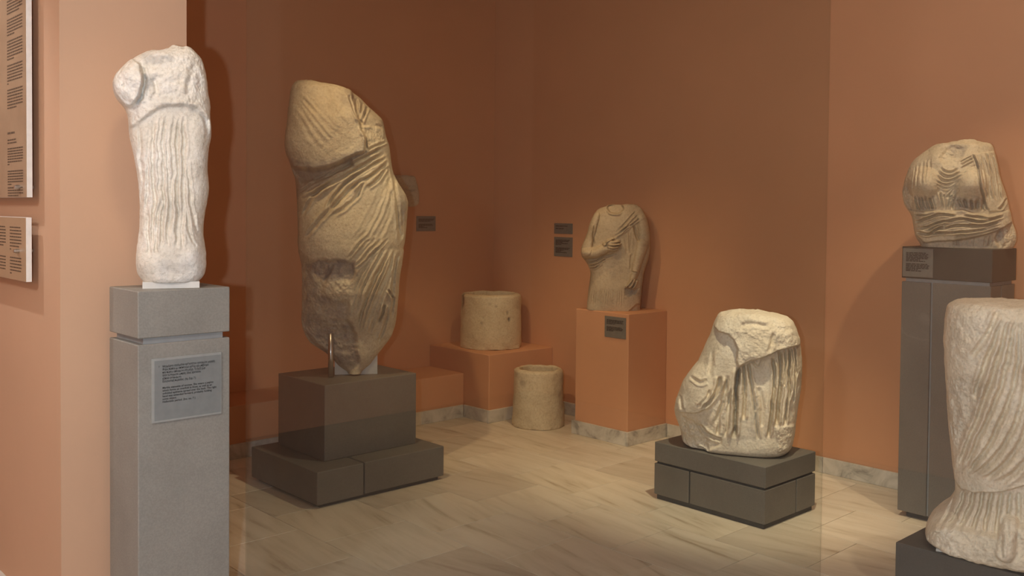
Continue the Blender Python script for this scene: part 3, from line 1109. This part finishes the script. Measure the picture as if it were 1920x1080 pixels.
c.fan([(250, 570), (265, 640), (300, 700)], [(400, 570), (415, 640), (425, 695)], 6, 7, 0.012, seed=10)
c.fan([(430, 540), (450, 620), (470, 695)], [(600, 560), (575, 630), (550, 695)], 6, 7, 0.012, seed=12)
c.fan([(620, 590), (640, 640), (650, 690)], [(830, 590), (820, 650), (815, 710)], 5, 10, 0.018, seed=14)
c.plateau([(200, 690), (320, 700), (480, 705), (650, 688), (740, 715), (860, 742), (990, 715), (1070, 690), (1075, 790), (990, 850), (860, 890), (700, 935), (500, 950), (320, 962), (250, 905), (220, 800)], 0.034, 9, 0.003)
for a, wd, am in (([(240, 800), (330, 770), (420, 735), (520, 730), (600, 745)], 9, .014), ([(245, 735), (330, 735), (420, 715)], 6, .009), ([(240, 850), (330, 840), (430, 800), (540, 780), (660, 770), (800, 790), (960, 760)], 9, .015),
                  ([(250, 880), (360, 890), (440, 850), (540, 800)], 9, .016), ([(430, 860), (560, 830), (700, 825), (860, 815), (980, 785)], 9, .013),
                  ([(300, 905), (420, 890), (560, 880), (700, 870), (860, 850)], 8, .012), ([(660, 735), (780, 750), (900, 765), (1000, 745)], 8, .013),
                  ([(350, 860), (420, 830), (520, 800)], 7, .010), ([(560, 915), (700, 900), (860, 870), (980, 845)], 7, .009)):
    c.groove(a, wd, am, 0.12, 0.75)
c.plateau([(960, 860), (1080, 800), (1130, 900), (1100, 990), (960, 1010), (930, 930)], -0.012, 12, 0.008)
c.fan([(560, 950), (560, 990)], [(900, 900), (890, 1000)], 6, 8, 0.006, seed=15)
c.plateau([(120, 480), (190, 430), (230, 560), (240, 700), (150, 680)], -0.012, 12, 0.008)
c.stain([(560, 150), (690, 150), (640, 240), (600, 250), (540, 200)], 0.55, 18)
c.stain([(240, 570), (420, 570), (430, 690), (300, 690)], 0.45, 12)
c.stain([(560, 580), (830, 580), (820, 680), (600, 690)], 0.5, 14)
c.stain([(310, 960), (920, 930), (940, 1010), (300, 1010)], 0.5, 12)
c.stain([(930, 850), (1020, 830), (990, 960), (930, 950)], 0.7, 12)
c.stain([(730, 215), (790, 300), (830, 560), (790, 430)], 0.5, 8)
c.stain([(140, 500), (190, 480), (230, 700), (160, 660)], 0.45, 15)
rows = [(119, 640, 795), (126, 540, 830), (138, 450, 865), (150, 400, 890), (175, 358, 910), (210, 310, 920), (260, 245, 935), (300, 215, 945), (350, 190, 955), (400, 172, 965), (450, 155, 978),
        (500, 145, 995), (540, 140, 1010), (590, 147, 1025), (640, 165, 1035), (680, 190, 1045), (710, 212, 1055), (750, 225, 1062), (800, 228, 1075), (850, 233, 1095),
        (900, 245, 1106), (940, 265, 1104), (970, 290, 1095), (1002, 302, 1070)]
s4 = sculpt('girdled_torso', (5.04, 2.03), 1.427, 4.5, (1660, 240), rows,
            [(119, .06), (150, .10), (300, .13), (700, .14), (1000, .135)], c, 's_ochre', 0.8, nu=330, nv=330, rough=0.004, seed=4, top_round=0.03)
tag(s4, 'ochre marble female torso with pleated dress and wide twisted girdle, on the tall grey pedestal', 'statue')

# ---- lower half of a draped figure on the low pedestal
c = Carve()
c.plateau([(330, 120), (480, 60), (900, 60), (930, 240), (890, 300), (850, 312), (760, 335), (690, 368), (600, 395), (545, 420), (522, 436), (512, 400), (520, 330), (495, 270), (460, 235), (400, 225)], 0.05, 8, 0.005)
c.dome((640, 330), 130, 90, 0.02, 0.8)
c.dome((690, 180), 190, 110, 0.015, 0.8)
c.groove([(740, 220), (720, 280), (700, 350)], 10, 0.012)
c.groove([(520, 190), (600, 175), (700, 190)], 12, 0.010)
c.dome((440, 330), 100, 170, 0.02, 0.9)
c.dome((260, 600), 150, 170, 0.03, 0.9)
c.groove([(370, 330), (365, 420), (350, 500)], 12, 0.012)
for a, wd, am in (([(525, 440), (512, 520), (508, 640), (505, 760), (494, 868)], 11, .045), ([(548, 420), (556, 520), (560, 640), (552, 760)], 8, .028),
                  ([(578, 408), (590, 480), (606, 600), (622, 720), (640, 880)], 8, .026), ([(600, 400), (640, 440), (670, 380)], 7, .012),
                  ([(727, 372), (738, 480), (730, 620), (712, 760), (700, 870)], 8, .030), ([(772, 336), (772, 480), (764, 640), (746, 800)], 9, .034),
                  ([(824, 320), (826, 460), (818, 620), (798, 796)], 7, .026), ([(862, 312), (862, 440), (856, 560), (848, 660)], 6, .020), ([(842, 325), (846, 440), (838, 600)], 5, .014),
                  ([(800, 335), (800, 450), (792, 560)], 5, .012), ([(750, 350), (756, 450), (750, 560)], 5, .012), ([(640, 560), (664, 660), (660, 800)], 12, .010)):
    c.groove(a, wd, am * 1.35, 0.09, 0.4)
for a, wd, am in (([(418, 490), (405, 560), (370, 620), (306, 684)], 11, .030), ([(355, 570), (335, 620), (280, 670)], 8, .016), ([(240, 490), (300, 525), (345, 515)], 9, .014),
                  ([(170, 600), (190, 690)], 9, .010), ([(460, 480), (440, 600), (400, 720), (375, 800)], 10, .014), ([(440, 640), (405, 740), (400, 860)], 9, .018),
                  ([(480, 560), (462, 700), (445, 860)], 8, .020), ([(285, 780), (340, 845), (430, 880)], 9, .016)):
    c.groove(a, wd, am * 1.25, 0.12, 0.5)
c.plateau([(130, 690), (200, 712), (260, 712), (330, 688), (400, 610), (450, 520), (470, 640), (440, 780), (420, 900), (300, 960), (150, 850)], -0.022, 7, 0.004)
c.plateau([(180, 730), (280, 780), (345, 850), (345, 960), (200, 900)], -0.012, 10, 0.008)
c.dome((660, 930), 170, 60, 0.01, 0.8)
c.plateau([(740, 800), (860, 780), (850, 900), (760, 950)], 0.015, 10, 0.008)
c.stain([(498, 440), (530, 440), (520, 700), (510, 860), (488, 860), (500, 640)], 0.75, 6)
c.stain([(460, 130), (600, 150), (520, 200), (440, 190)], 0.3, 25)
c.stain([(150, 600), (200, 560), (240, 700), (170, 720)], 0.3, 25)
rows = [(100, 470, 660), (104, 440, 720), (112, 415, 770), (128, 398, 820), (150, 386, 848), (190, 372, 868), (240, 357, 885), (300, 330, 893), (350, 310, 898), (400, 285, 900), (440, 250, 900), (480, 220, 898),
        (530, 190, 893), (580, 172, 886), (630, 150, 878), (680, 142, 872), (720, 148, 866), (760, 165, 862), (800, 178, 856), (840, 185, 848), (870, 192, 838),
        (890, 202, 828), (915, 212, 815)]
s5 = sculpt('draped_figure_fragment', (4.39, 2.93), .318, 3.1765, (1220, 550), rows,
            [(100, .13), (200, .19), (400, .21), (700, .23), (915, .225)], c, 's_pale', 0.85, nu=460, nv=380, rough=0.0045, seed=5, skew=0.3, sq=2.6, top_round=0.04, base_round=0.03)
tag(s5, 'pale marble lower half of a draped figure with deep vertical folds, flat broken top', 'statue')

# ---- draped legs with feet, right foreground
c = Carve()


def mir(pts):
    return [(1030 - x, y) for x, y in pts]


c.plateau([(180, 690), (262, 715), (285, 748), (330, 764), (420, 760), (500, 742), (580, 725), (700, 735), (830, 700), (900, -40), (120, -40)], 0.035, 7, 0.003)
for a, wd, am in (([(425, 75), (400, 140), (350, 215), (320, 260)], 10, .016), ([(445, 85), (425, 160), (395, 230), (330, 420)], 9, .020), ([(465, 80), (440, 200), (400, 340), (310, 580), (272, 690)], 9, .022),
                  ([(490, 90), (470, 200), (430, 380), (350, 560), (285, 690)], 8, .018), ([(505, 100), (498, 250), (470, 400), (390, 580), (300, 700)], 8, .020),
                  ([(530, 110), (530, 300), (500, 470), (420, 620), (320, 710)], 9, .020), ([(560, 120), (570, 320), (530, 520), (460, 640), (360, 725)], 9, .018),
                  ([(600, 150), (620, 350), (580, 560), (500, 670), (420, 735)], 10, .018), ([(660, 200), (680, 420), (640, 600), (560, 700)], 10, .016),
                  ([(720, 260), (730, 480), (700, 640)], 10, .016)):
    c.groove(a, wd, am, 0.1, 0.6)
c.groove([(330, 430), (300, 520), (275, 600)], 14, 0.008)
c.plateau([(225, 330), (330, 340), (380, 380), (350, 440), (300, 560), (235, 560)], -0.010, 18, 0.006)
c.plateau([(230, 60), (420, 80), (390, 200), (300, 290), (225, 300)], 0.008, 25, 0.002)
for i in range(16):
    x0 = 262 + i * 34
    x1 = 232 + i * 38 if i < 7 else 232 + 7 * 38 + (i - 7) * 35
    c.groove([(x0, 762), (x0 + (x1 - x0) * .3 - 1, 810), (x1 - 6 * max(0, 6 - i) * .4, 870), (x1 - 14 * max(0, 6 - i) * .5, 930 - max(0, 5 - i) * 12)], 6.5, 0.019, 0.08, 0.7)
c.plateau([(90, 930), (200, 868), (250, 880), (330, 905), (420, 920), (440, 895), (520, 880), (640, 910), (830, 880), (900, 1100), (90, 1100)], 0.05, 9, 0.008)
c.limb([(470, 880), (460, 930), (452, 975)], 36, 42, 0.075)
c.groove([(248, 820), (262, 850), (285, 878)], 5, 0.010)
c.groove([(440, 900), (434, 950), (440, 990)], 8, 0.014)
c.dome((200, 880), 60, 40, 0.02, 0.8)
c.stain([(225, 320), (370, 340), (350, 440), (290, 560), (235, 540)], 0.35, 25)
c.stain([(340, 940), (420, 930), (440, 980), (340, 990)], 0.3, 20)
rows = [(43, 275, 755), (47, 250, 780), (60, 234, 796), (100, 226, 804), (150, 221, 809), (190, 217, 813), (220, 221, 809), (300, 227, 803), (400, 230, 800), (480, 235, 795), (560, 243, 787),
        (640, 252, 778), (700, 259, 771), (745, 263, 767), (770, 252, 778), (795, 235, 795), (815, 205, 825), (838, 178, 852), (870, 157, 873), (900, 150, 880), (935, 151, 879), (960, 160, 870), (1000, 172, 858)]
s6 = sculpt('robed_statue', (3.95, 1.33), .306, 2.0, (1660, 540), rows,
            [(43, .20), (100, .235), (400, .23), (700, .22), (790, .23), (850, .27), (920, .29), (1000, .285)], c, 's_pale', 0.9, nu=360, nv=420, rough=0.003, seed=6, top_round=0.015, base_round=0.025)
tag(s6, 'pale marble robed legs on a rounded base, cut by the right edge of the photo', 'statue')
o = mount_slab('plaster_mount', (3.95, 1.33), 1775, 2050, 0.21, .30, .309, 'plaster', s6)
o['label'] = 'thin white plaster mount'

# ---- small carved fragment fixed to the left wall
c = Carve()
c.groove([(30, 160), (90, 175), (140, 165)], 8, 0.006)
c.dome((85, 220), 60, 60, 0.01, 0.8)
rows = [(97, -15, 120), (105, -25, 126), (120, -34, 130), (150, -40, 138), (190, -38, 145), (230, -25, 145), (262, -5, 142), (272, 10, 125), (281, 30, 100)]
fr_ = sculpt('wall_fragment', (4.40, 5.935), 1.617, 3.1765, (740, 300), rows, [(97, .03), (190, .035), (281, .03)], c, 's_tan', 0.55, nu=90, nv=70, rough=0.004, seed=8, sq=3.0, top_round=0.01)
tag(fr_, 'small broken marble fragment fixed to the wall beside the tall statue', 'fragment')
o = MB().cyl((4.40, 5.93, 1.72), 0.008, 0.07, 'y', 12).build('wall_pin', 'steel', fr_, True, origin=(4.40, 5.93, 1.72))


# ---- hollow stone drums
def drum(name, label, cx, cy_, z0, hgt, rb, rtop, rin, lip, seed, chip):
    nu = 160
    prof = []           # (radius, z)
    n = 60
    for i in range(n + 1):
        t = i / n
        prof.append((rb + (rtop - rb) * (t ** 0.85), hgt * t * 0.955))
    prof += [(rtop - 0.002, hgt * 0.965), (rtop - 0.012, hgt * 0.985), (rtop - lip * .45, hgt * 0.994), (rtop - lip * .8, hgt), (rin + 0.006, hgt), (rin, hgt - 0.01)]
    for i in range(1, 16):
        prof.append((rin - 0.01 * i / 15, hgt - 0.01 - 0.16 * i / 15))
    pr = np.array(prof)
    th = np.linspace(0, 2 * math.pi, nu, endpoint=False)
    V = np.stack([pr[:, :1] * np.cos(th)[None], pr[:, :1] * np.sin(th)[None], np.repeat(pr[:, 1:], nu, 1)], -1).reshape(-1, 3)
    q = V + seed * 3.1
    d = vnoise(q, 0.09, seed, 5, 0.55) * 0.0035
    low = np.clip(1 - V[:, 2] / 0.03, 0, 1)
    d += low * (vnoise(q, 0.05, seed + 3, 4, 0.6) * 0.008 - 0.003)
    rim = np.clip((V[:, 2] - hgt * 0.9) / (hgt * 0.1), 0, 1)
    d += -rim * np.clip(vnoise(q, 0.07, seed + 6, 4, 0.55), 0, 1) * 0.010
    rr = np.hypot(V[:, 0], V[:, 1])
    st = np.zeros(len(V))
    for (ang, z, sz, dep_, amt) in chip:
        e = ((np.angle(np.exp(1j * (np.arctan2(V[:, 1], V[:, 0]) - ang))) * rb) / sz[0]) ** 2 + ((V[:, 2] - z) / sz[1]) ** 2
        d -= dep_ * np.exp(-e ** 2)
        st = np.maximum(st, amt * np.exp(-e ** 2))
    V[:, :2] *= (1 + d / rr)[:, None]
    V[:, 2] += rim * vnoise(q, 0.06, seed + 8, 3, 0.5) * 0.004
    V[:nu, 2] = np.maximum(0, vnoise(q[:nu], 0.05, seed + 12, 3, 0.5) * 0.006)
    F = []
    for a in range(len(pr) - 1):
        for b in range(nu):
            F.append((a * nu + b, a * nu + (b + 1) % nu, (a + 1) * nu + (b + 1) % nu, (a + 1) * nu + b))
    me = bpy.data.meshes.new(name)
    # floor of the hollow
    V = np.vstack([V, [[0, 0, pr[-1, 1]]], [[0, 0, 0.002]]])
    L = (len(pr) - 1) * nu
    for b in range(nu):
        F.append((L + b, L + (b + 1) % nu, len(V) - 2))
        F.append(((b + 1) % nu, b, len(V) - 1))
    me.from_pydata(V.tolist(), [], F)
    me.polygons.foreach_set('use_smooth', [True] * len(me.polygons))
    at = me.attributes.new('stain', 'FLOAT', 'POINT')
    at.data.foreach_set('value', np.r_[st, 0, 0])
    me.materials.append(M['drum'])
    o = bpy.data.objects.new(name, me)
    o.location = (cx, cy_, z0)
    COL.objects.link(o)
    return tag(o, label, 'drum', 'hollow stone drums')


vd = math.atan2(-5.6, -5.0)
drum('stone_drum', 'hollow round stone drum standing up on the corner plinth', 5.005, 5.628, 0.51, 0.425, 0.247, 0.24, 0.185, 0.045, 3,
     [(vd - 1.38, .37, (.06, .06), .02, .9), (vd + .62, .235, (.012, .018), .008, 1.0), (vd + .55, .29, (.008, .02), .003, .6), (vd - .3, .21, (.012, .012), .002, .5), (vd - .25, .255, (.007, .01), .002, .45),
      (vd - .05, .36, (.012, .01), .002, .4), (vd + .15, .34, (.012, .01), .002, .4)])
drum('stone_drum', 'hollow round stone drum standing on the floor before the corner plinth', 4.925, 5.0, 0.0, 0.425, 0.196, 0.182, 0.145, 0.035, 5,
     [(vd - .75, .33, (.035, .03), .002, .35), (vd + .9, .25, (.05, .03), .002, .2)])

# ------------------------------------------------------------------ text plates
FACE = {'-y': ((1, 0, 0), (0, 0, 1), (0, -1, 0)), '-x': ((0, -1, 0), (0, 0, 1), (-1, 0, 0))}


def bars(name, parent, face, o3, specs, mat):
    """flat printed lines: specs = (x, y, length, height) in metres from the plate's upper left corner"""
    ux, uy, nn = [Vector(q) for q in FACE[face]]
    m = MB()
    rg = random.Random(len(specs))
    for (x, y, ln, hh) in specs:
        xx_ = x
        while xx_ < x + ln - hh * 0.5:
            wl = min(rg.uniform(1.6, 5.5) * hh, x + ln - xx_)
            q = [Vector(o3) + ux * a - uy * b + nn * 0.0006 for a, b in ((xx_, y), (xx_ + wl, y), (xx_ + wl, y + hh), (xx_, y + hh))]
            n0 = len(m.v)
            m.v += [tuple(p) for p in q]
            m.f.append([n0 + 3, n0 + 2, n0 + 1, n0])
            xx_ += wl + hh * 0.55
    return tag(m.build(name, mat, parent, origin=tuple(o3)), kind='stuff')


def plate(name, label, face, corner, wd, ht, th, mat, specs, ink='ink', group=None, cat='label'):
    """corner: upper left of the back face"""
    ux, uy, nn = [Vector(q) for q in FACE[face]]
    c0 = Vector(corner)
    a = c0 - uy * ht
    b = c0 + ux * wd + nn * th
    lo_ = tuple(min(p, q) for p, q in zip(a, b))
    hi_ = tuple(max(p, q) for p, q in zip(a, b))
    o = bx(name, lo_, hi_, mat, None, 0.0008)
    tag(o, label, cat, group)
    if specs:
        bars('printed_text', o, face, tuple(c0 + nn * th), specs, ink)
    return o


def para(x, y, wd, hh, pitch, lens):
    return [(x, y + i * pitch, wd * l, hh) for i, l in enumerate(lens)]


# statuette label, readable
pl = plate('text_plate', 'bluish acrylic text plate on the statuette pedestal, Greek above English', '-y', (1.272, 3.154, 1.086), 0.25, 0.219, 0.006, 'plate_edge', None)
bx('plate_face', (1.281, 3.1475, .874), (1.519, 3.149, 1.078), 'plate2', pl, 0.0)
GREEK = ('Μαρμάρινο αγαλμάτιο ορθοστάτου γυναικείας μορφής.\nΦορεί πέπλο με απόπτυγμα καθώς και επίβλημα\nπου πέφτει απλωμένο στη ράχη. Το δεξί χέρι\n'
         'ήταν τεντωμένο εμπρός, ίσως κρατούσε\nκάποιο αντικείμενο.\nΕλληνιστική περίοδος. (Αρ. Ευρ. 7 )')
TXT = ('Marble statuette of woman. She wears a peplos\nwhich forms an overfold in front, as well as an\nunfolded epiblema spread over the back. The right\n'
       'hand was extended forward, probably holding\nsome object.\nHellenistic period. (Inv. no. 7 )')
fc = bpy.data.curves.new('printed_text', 'FONT')
fc.body = TXT
fc.size = 0.0088
fc.space_line = 1.0
fc.offset = 0.00022
fc.resolution_u = 2
fc.materials.append(M['ink'])


def text_mesh(curve, loc, parent, width=None, height=None):
    """the lettering as a plain mesh lying on the plate"""
    t_ = bpy.data.objects.new('lettering_source', curve)
    COL.objects.link(t_)
    bpy.context.view_layer.update()
    me = bpy.data.meshes.new_from_object(t_.evaluated_get(bpy.context.evaluated_depsgraph_get()))
    bpy.data.objects.remove(t_, do_unlink=True)
    me.name = curve.name
    me.materials.clear()
    me.materials.append(M['ink'])
    o_ = bpy.data.objects.new(curve.name, me)
    COL.objects.link(o_)
    o_.parent = parent
    o_.rotation_euler = (R(90), 0, 0)
    o_.location = Vector(loc) - parent.location
    xs = [v.co.x for v in me.vertices]
    ys = [v.co.y for v in me.vertices]
    if width:
        k_ = width / max(xs)
        o_.scale = (k_, height / (max(ys) - min(ys)), 1)
    return o_


text_mesh(fc, (1.308, 3.1470, .981), pl, .194, .057)
fc3 = bpy.data.curves.new('printed_text', 'FONT')
fc3.body = GREEK
fc3.size = 0.0088
fc3.offset = 0.00022
fc3.resolution_u = 2
text_mesh(fc3, (1.308, 3.1470, 1.054), pl, .190, .062)
fc2 = bpy.data.curves.new('printed_number', 'FONT')
fc2.body = '7'
fc2.size = 0.0088
fc2.materials.append(M['ink'])
text_mesh(fc2, (1.294, 3.1470, 1.054), pl)

plate('text_plate', 'dark text plate on the wall between the tall statue and the room corner', '-y', (4.535, YL, 1.543), 0.19, 0.12, 0.006, 'plate',
      para(.018, .02, .155, .006, .0085, [1, .95, .75]) + para(.018, .062, .15, .006, .0085, [.9, .95, .35, .6]), group='small grey text plates')
plate('text_plate', 'upper, smaller of two dark text plates left of the tan torso', '-x', (XR, 5.272, 1.497), 0.198, 0.082, 0.006, 'plate',
      para(.018, .018, .15, .007, .02, [.85, .6]), group='small grey text plates')
plate('text_plate', 'lower, taller of two dark text plates left of the tan torso', '-x', (XR, 5.271, 1.388), 0.198, 0.152, 0.006, 'plate',
      para(.018, .02, .155, .006, .0088, [1, .95, .5, .85, .4]) + para(.018, .082, .155, .006, .0088, [1, .9, .55, .4, .8]), group='small grey text plates')
plate('text_plate', 'square dark text plate on the front of the peach pillar plinth', '-x', (4.935, 4.357, 0.871), 0.19, 0.145, 0.006, 'plate',
      para(.02, .022, .15, .006, .0085, [1, .95, 1, .5]) + para(.02, .07, .15, .006, .0085, [.9, 1, .95, .4]), group='small grey text plates')
plate('text_plate', 'thin grey text plate on the cap of the tall grey pedestal at the right', '-x', (4.885, 2.240, 1.418), 0.158, 0.148, 0.004, 'plate',
      para(.018, .02, .118, .005, .0072, [.88, 1, .97, .98, .95, .62, .85]) + para(.018, .078, .122, .005, .0072, [.95, 1, .98, .97, .52, .68]), group='small grey text plates')

# ------------------------------------------------------------------ text panels on the partition
PXF = PX0 - 0.03                # back of the panels


def wall_panel(name, label, yr, ztop, zbot, wd, mat, blocks, pins):
    root = tag(empty(name, (PX0 - .03, yr + wd / 2, zbot)), label, 'panel')
    bx('board', (PXF - .019, yr, zbot), (PXF, yr + wd, ztop), 'panel_core', root, 0.001)
    sh = bx('printed_sheet', (PXF - .0205, yr + .002, zbot + .001), (PXF - .019, yr + wd - .001, ztop - .001), mat, root, 0.0)
    bars('printed_text', sh, '-x', (PXF - .0205, yr + wd, ztop), blocks, 'ink_soft')
    for (y, z) in pins:
        p = MB().cyl((PXF - .036, y, z), 0.0075, 0.0155, 'x', 20).cyl((PXF - .040, y, z), 0.006, 0.004, 'x', 20).build('standoff_pin', 'steel', root, False, origin=(PXF - .03, y, z))
        MB().cyl((PXF, y, z), 0.006, 0.026, 'x', 12).build('spacer', 'steel', p, False, origin=(PXF, y, z))
    return root


YRP = 3.703


def colx(y):
    return None


W1 = 0.72
xcol = W1 - (3.935 - YRP)          # left of the last column, measured from the panel's left edge
bl = []
ztop = 2.42
cw = 0.192
yb = 0.03
for nl, last in ((7, .8), (6, .5), (7, .45), (7, .08), (7, .6), (6, .7), (9, .5)):
    bl += para(xcol, yb, cw, .0052, .0112, [1] * (nl - 1) + [last])
    yb += nl * .0112 + .013
    if yb > 0.40:
        break
Z = lambda z: ztop - z
bl += para(xcol, Z(1.875), .09, .0075, .012, [1])
bl += para(xcol, Z(1.848), .12, .0052, .0112, [.9, .95])
for z, lens in ((1.815, [1, 1, 1, 1, 1, .95, .12]), (1.765 - .035, [1] * 5 + [.25]), (1.765 - .115, [])):
    bl += para(xcol, Z(z), cw, .0048, .0098, lens)
bl += para(xcol, Z(1.668), cw, .0048, .0098, [1, 1, 1, .7])
wall_panel('information_board', 'large brown printed text panel with white edge on the peach partition, above a smaller one', YRP, ztop, 1.629, W1, 'print', bl,
           [(3.785, 1.667), (YRP + W1 - .08, 1.667), (3.785, ztop - .06), (YRP + W1 - .08, ztop - .06)])
W2 = 0.72
bl = []
x1 = W2 - (3.90 - YRP)
for x_ in (x1, x1 - .20):
    bl += para(x_, .036, .145, .0046, .0118, [.95, 1, 1, 1, 1, 1, .8, .1])
    bl += para(x_, .150, .145, .0046, .0118, [1, 1, 1, 1, .97, .15])
wall_panel('information_board', 'smaller brown printed text panel with white edge, lower one on the peach partition', YRP + .012, 1.556, 1.321, W2, 'print2', bl,
           [(3.797, 1.431), (YRP + W2 - .07, 1.431)])

# ------------------------------------------------------------------ glass screen at the gallery entrance
M['glass_a'] = glass('glass_clear_grey', (0.88, 0.90, 0.885), 0.8)
M['glass_b'] = glass('glass_clear', (0.97, 0.98, 0.97), 1.0)
gx = 1.30
bx('glass_screen', (gx, 0.715, 0.0), (gx + .005, 2.535, 2.75), 'glass_a', None, 0.0)
tag(bpy.data.objects['glass_screen'], 'large clear glass screen before the sculptures, right of the white statuette', 'glass panel')
tag(bx('glass_screen', (gx, -0.9, 0.0), (gx + .005, 0.713, 2.75), 'glass_b', None, 0.0),
    'clear glass panel at the right whose edge shows as a faint upright line', 'glass panel')
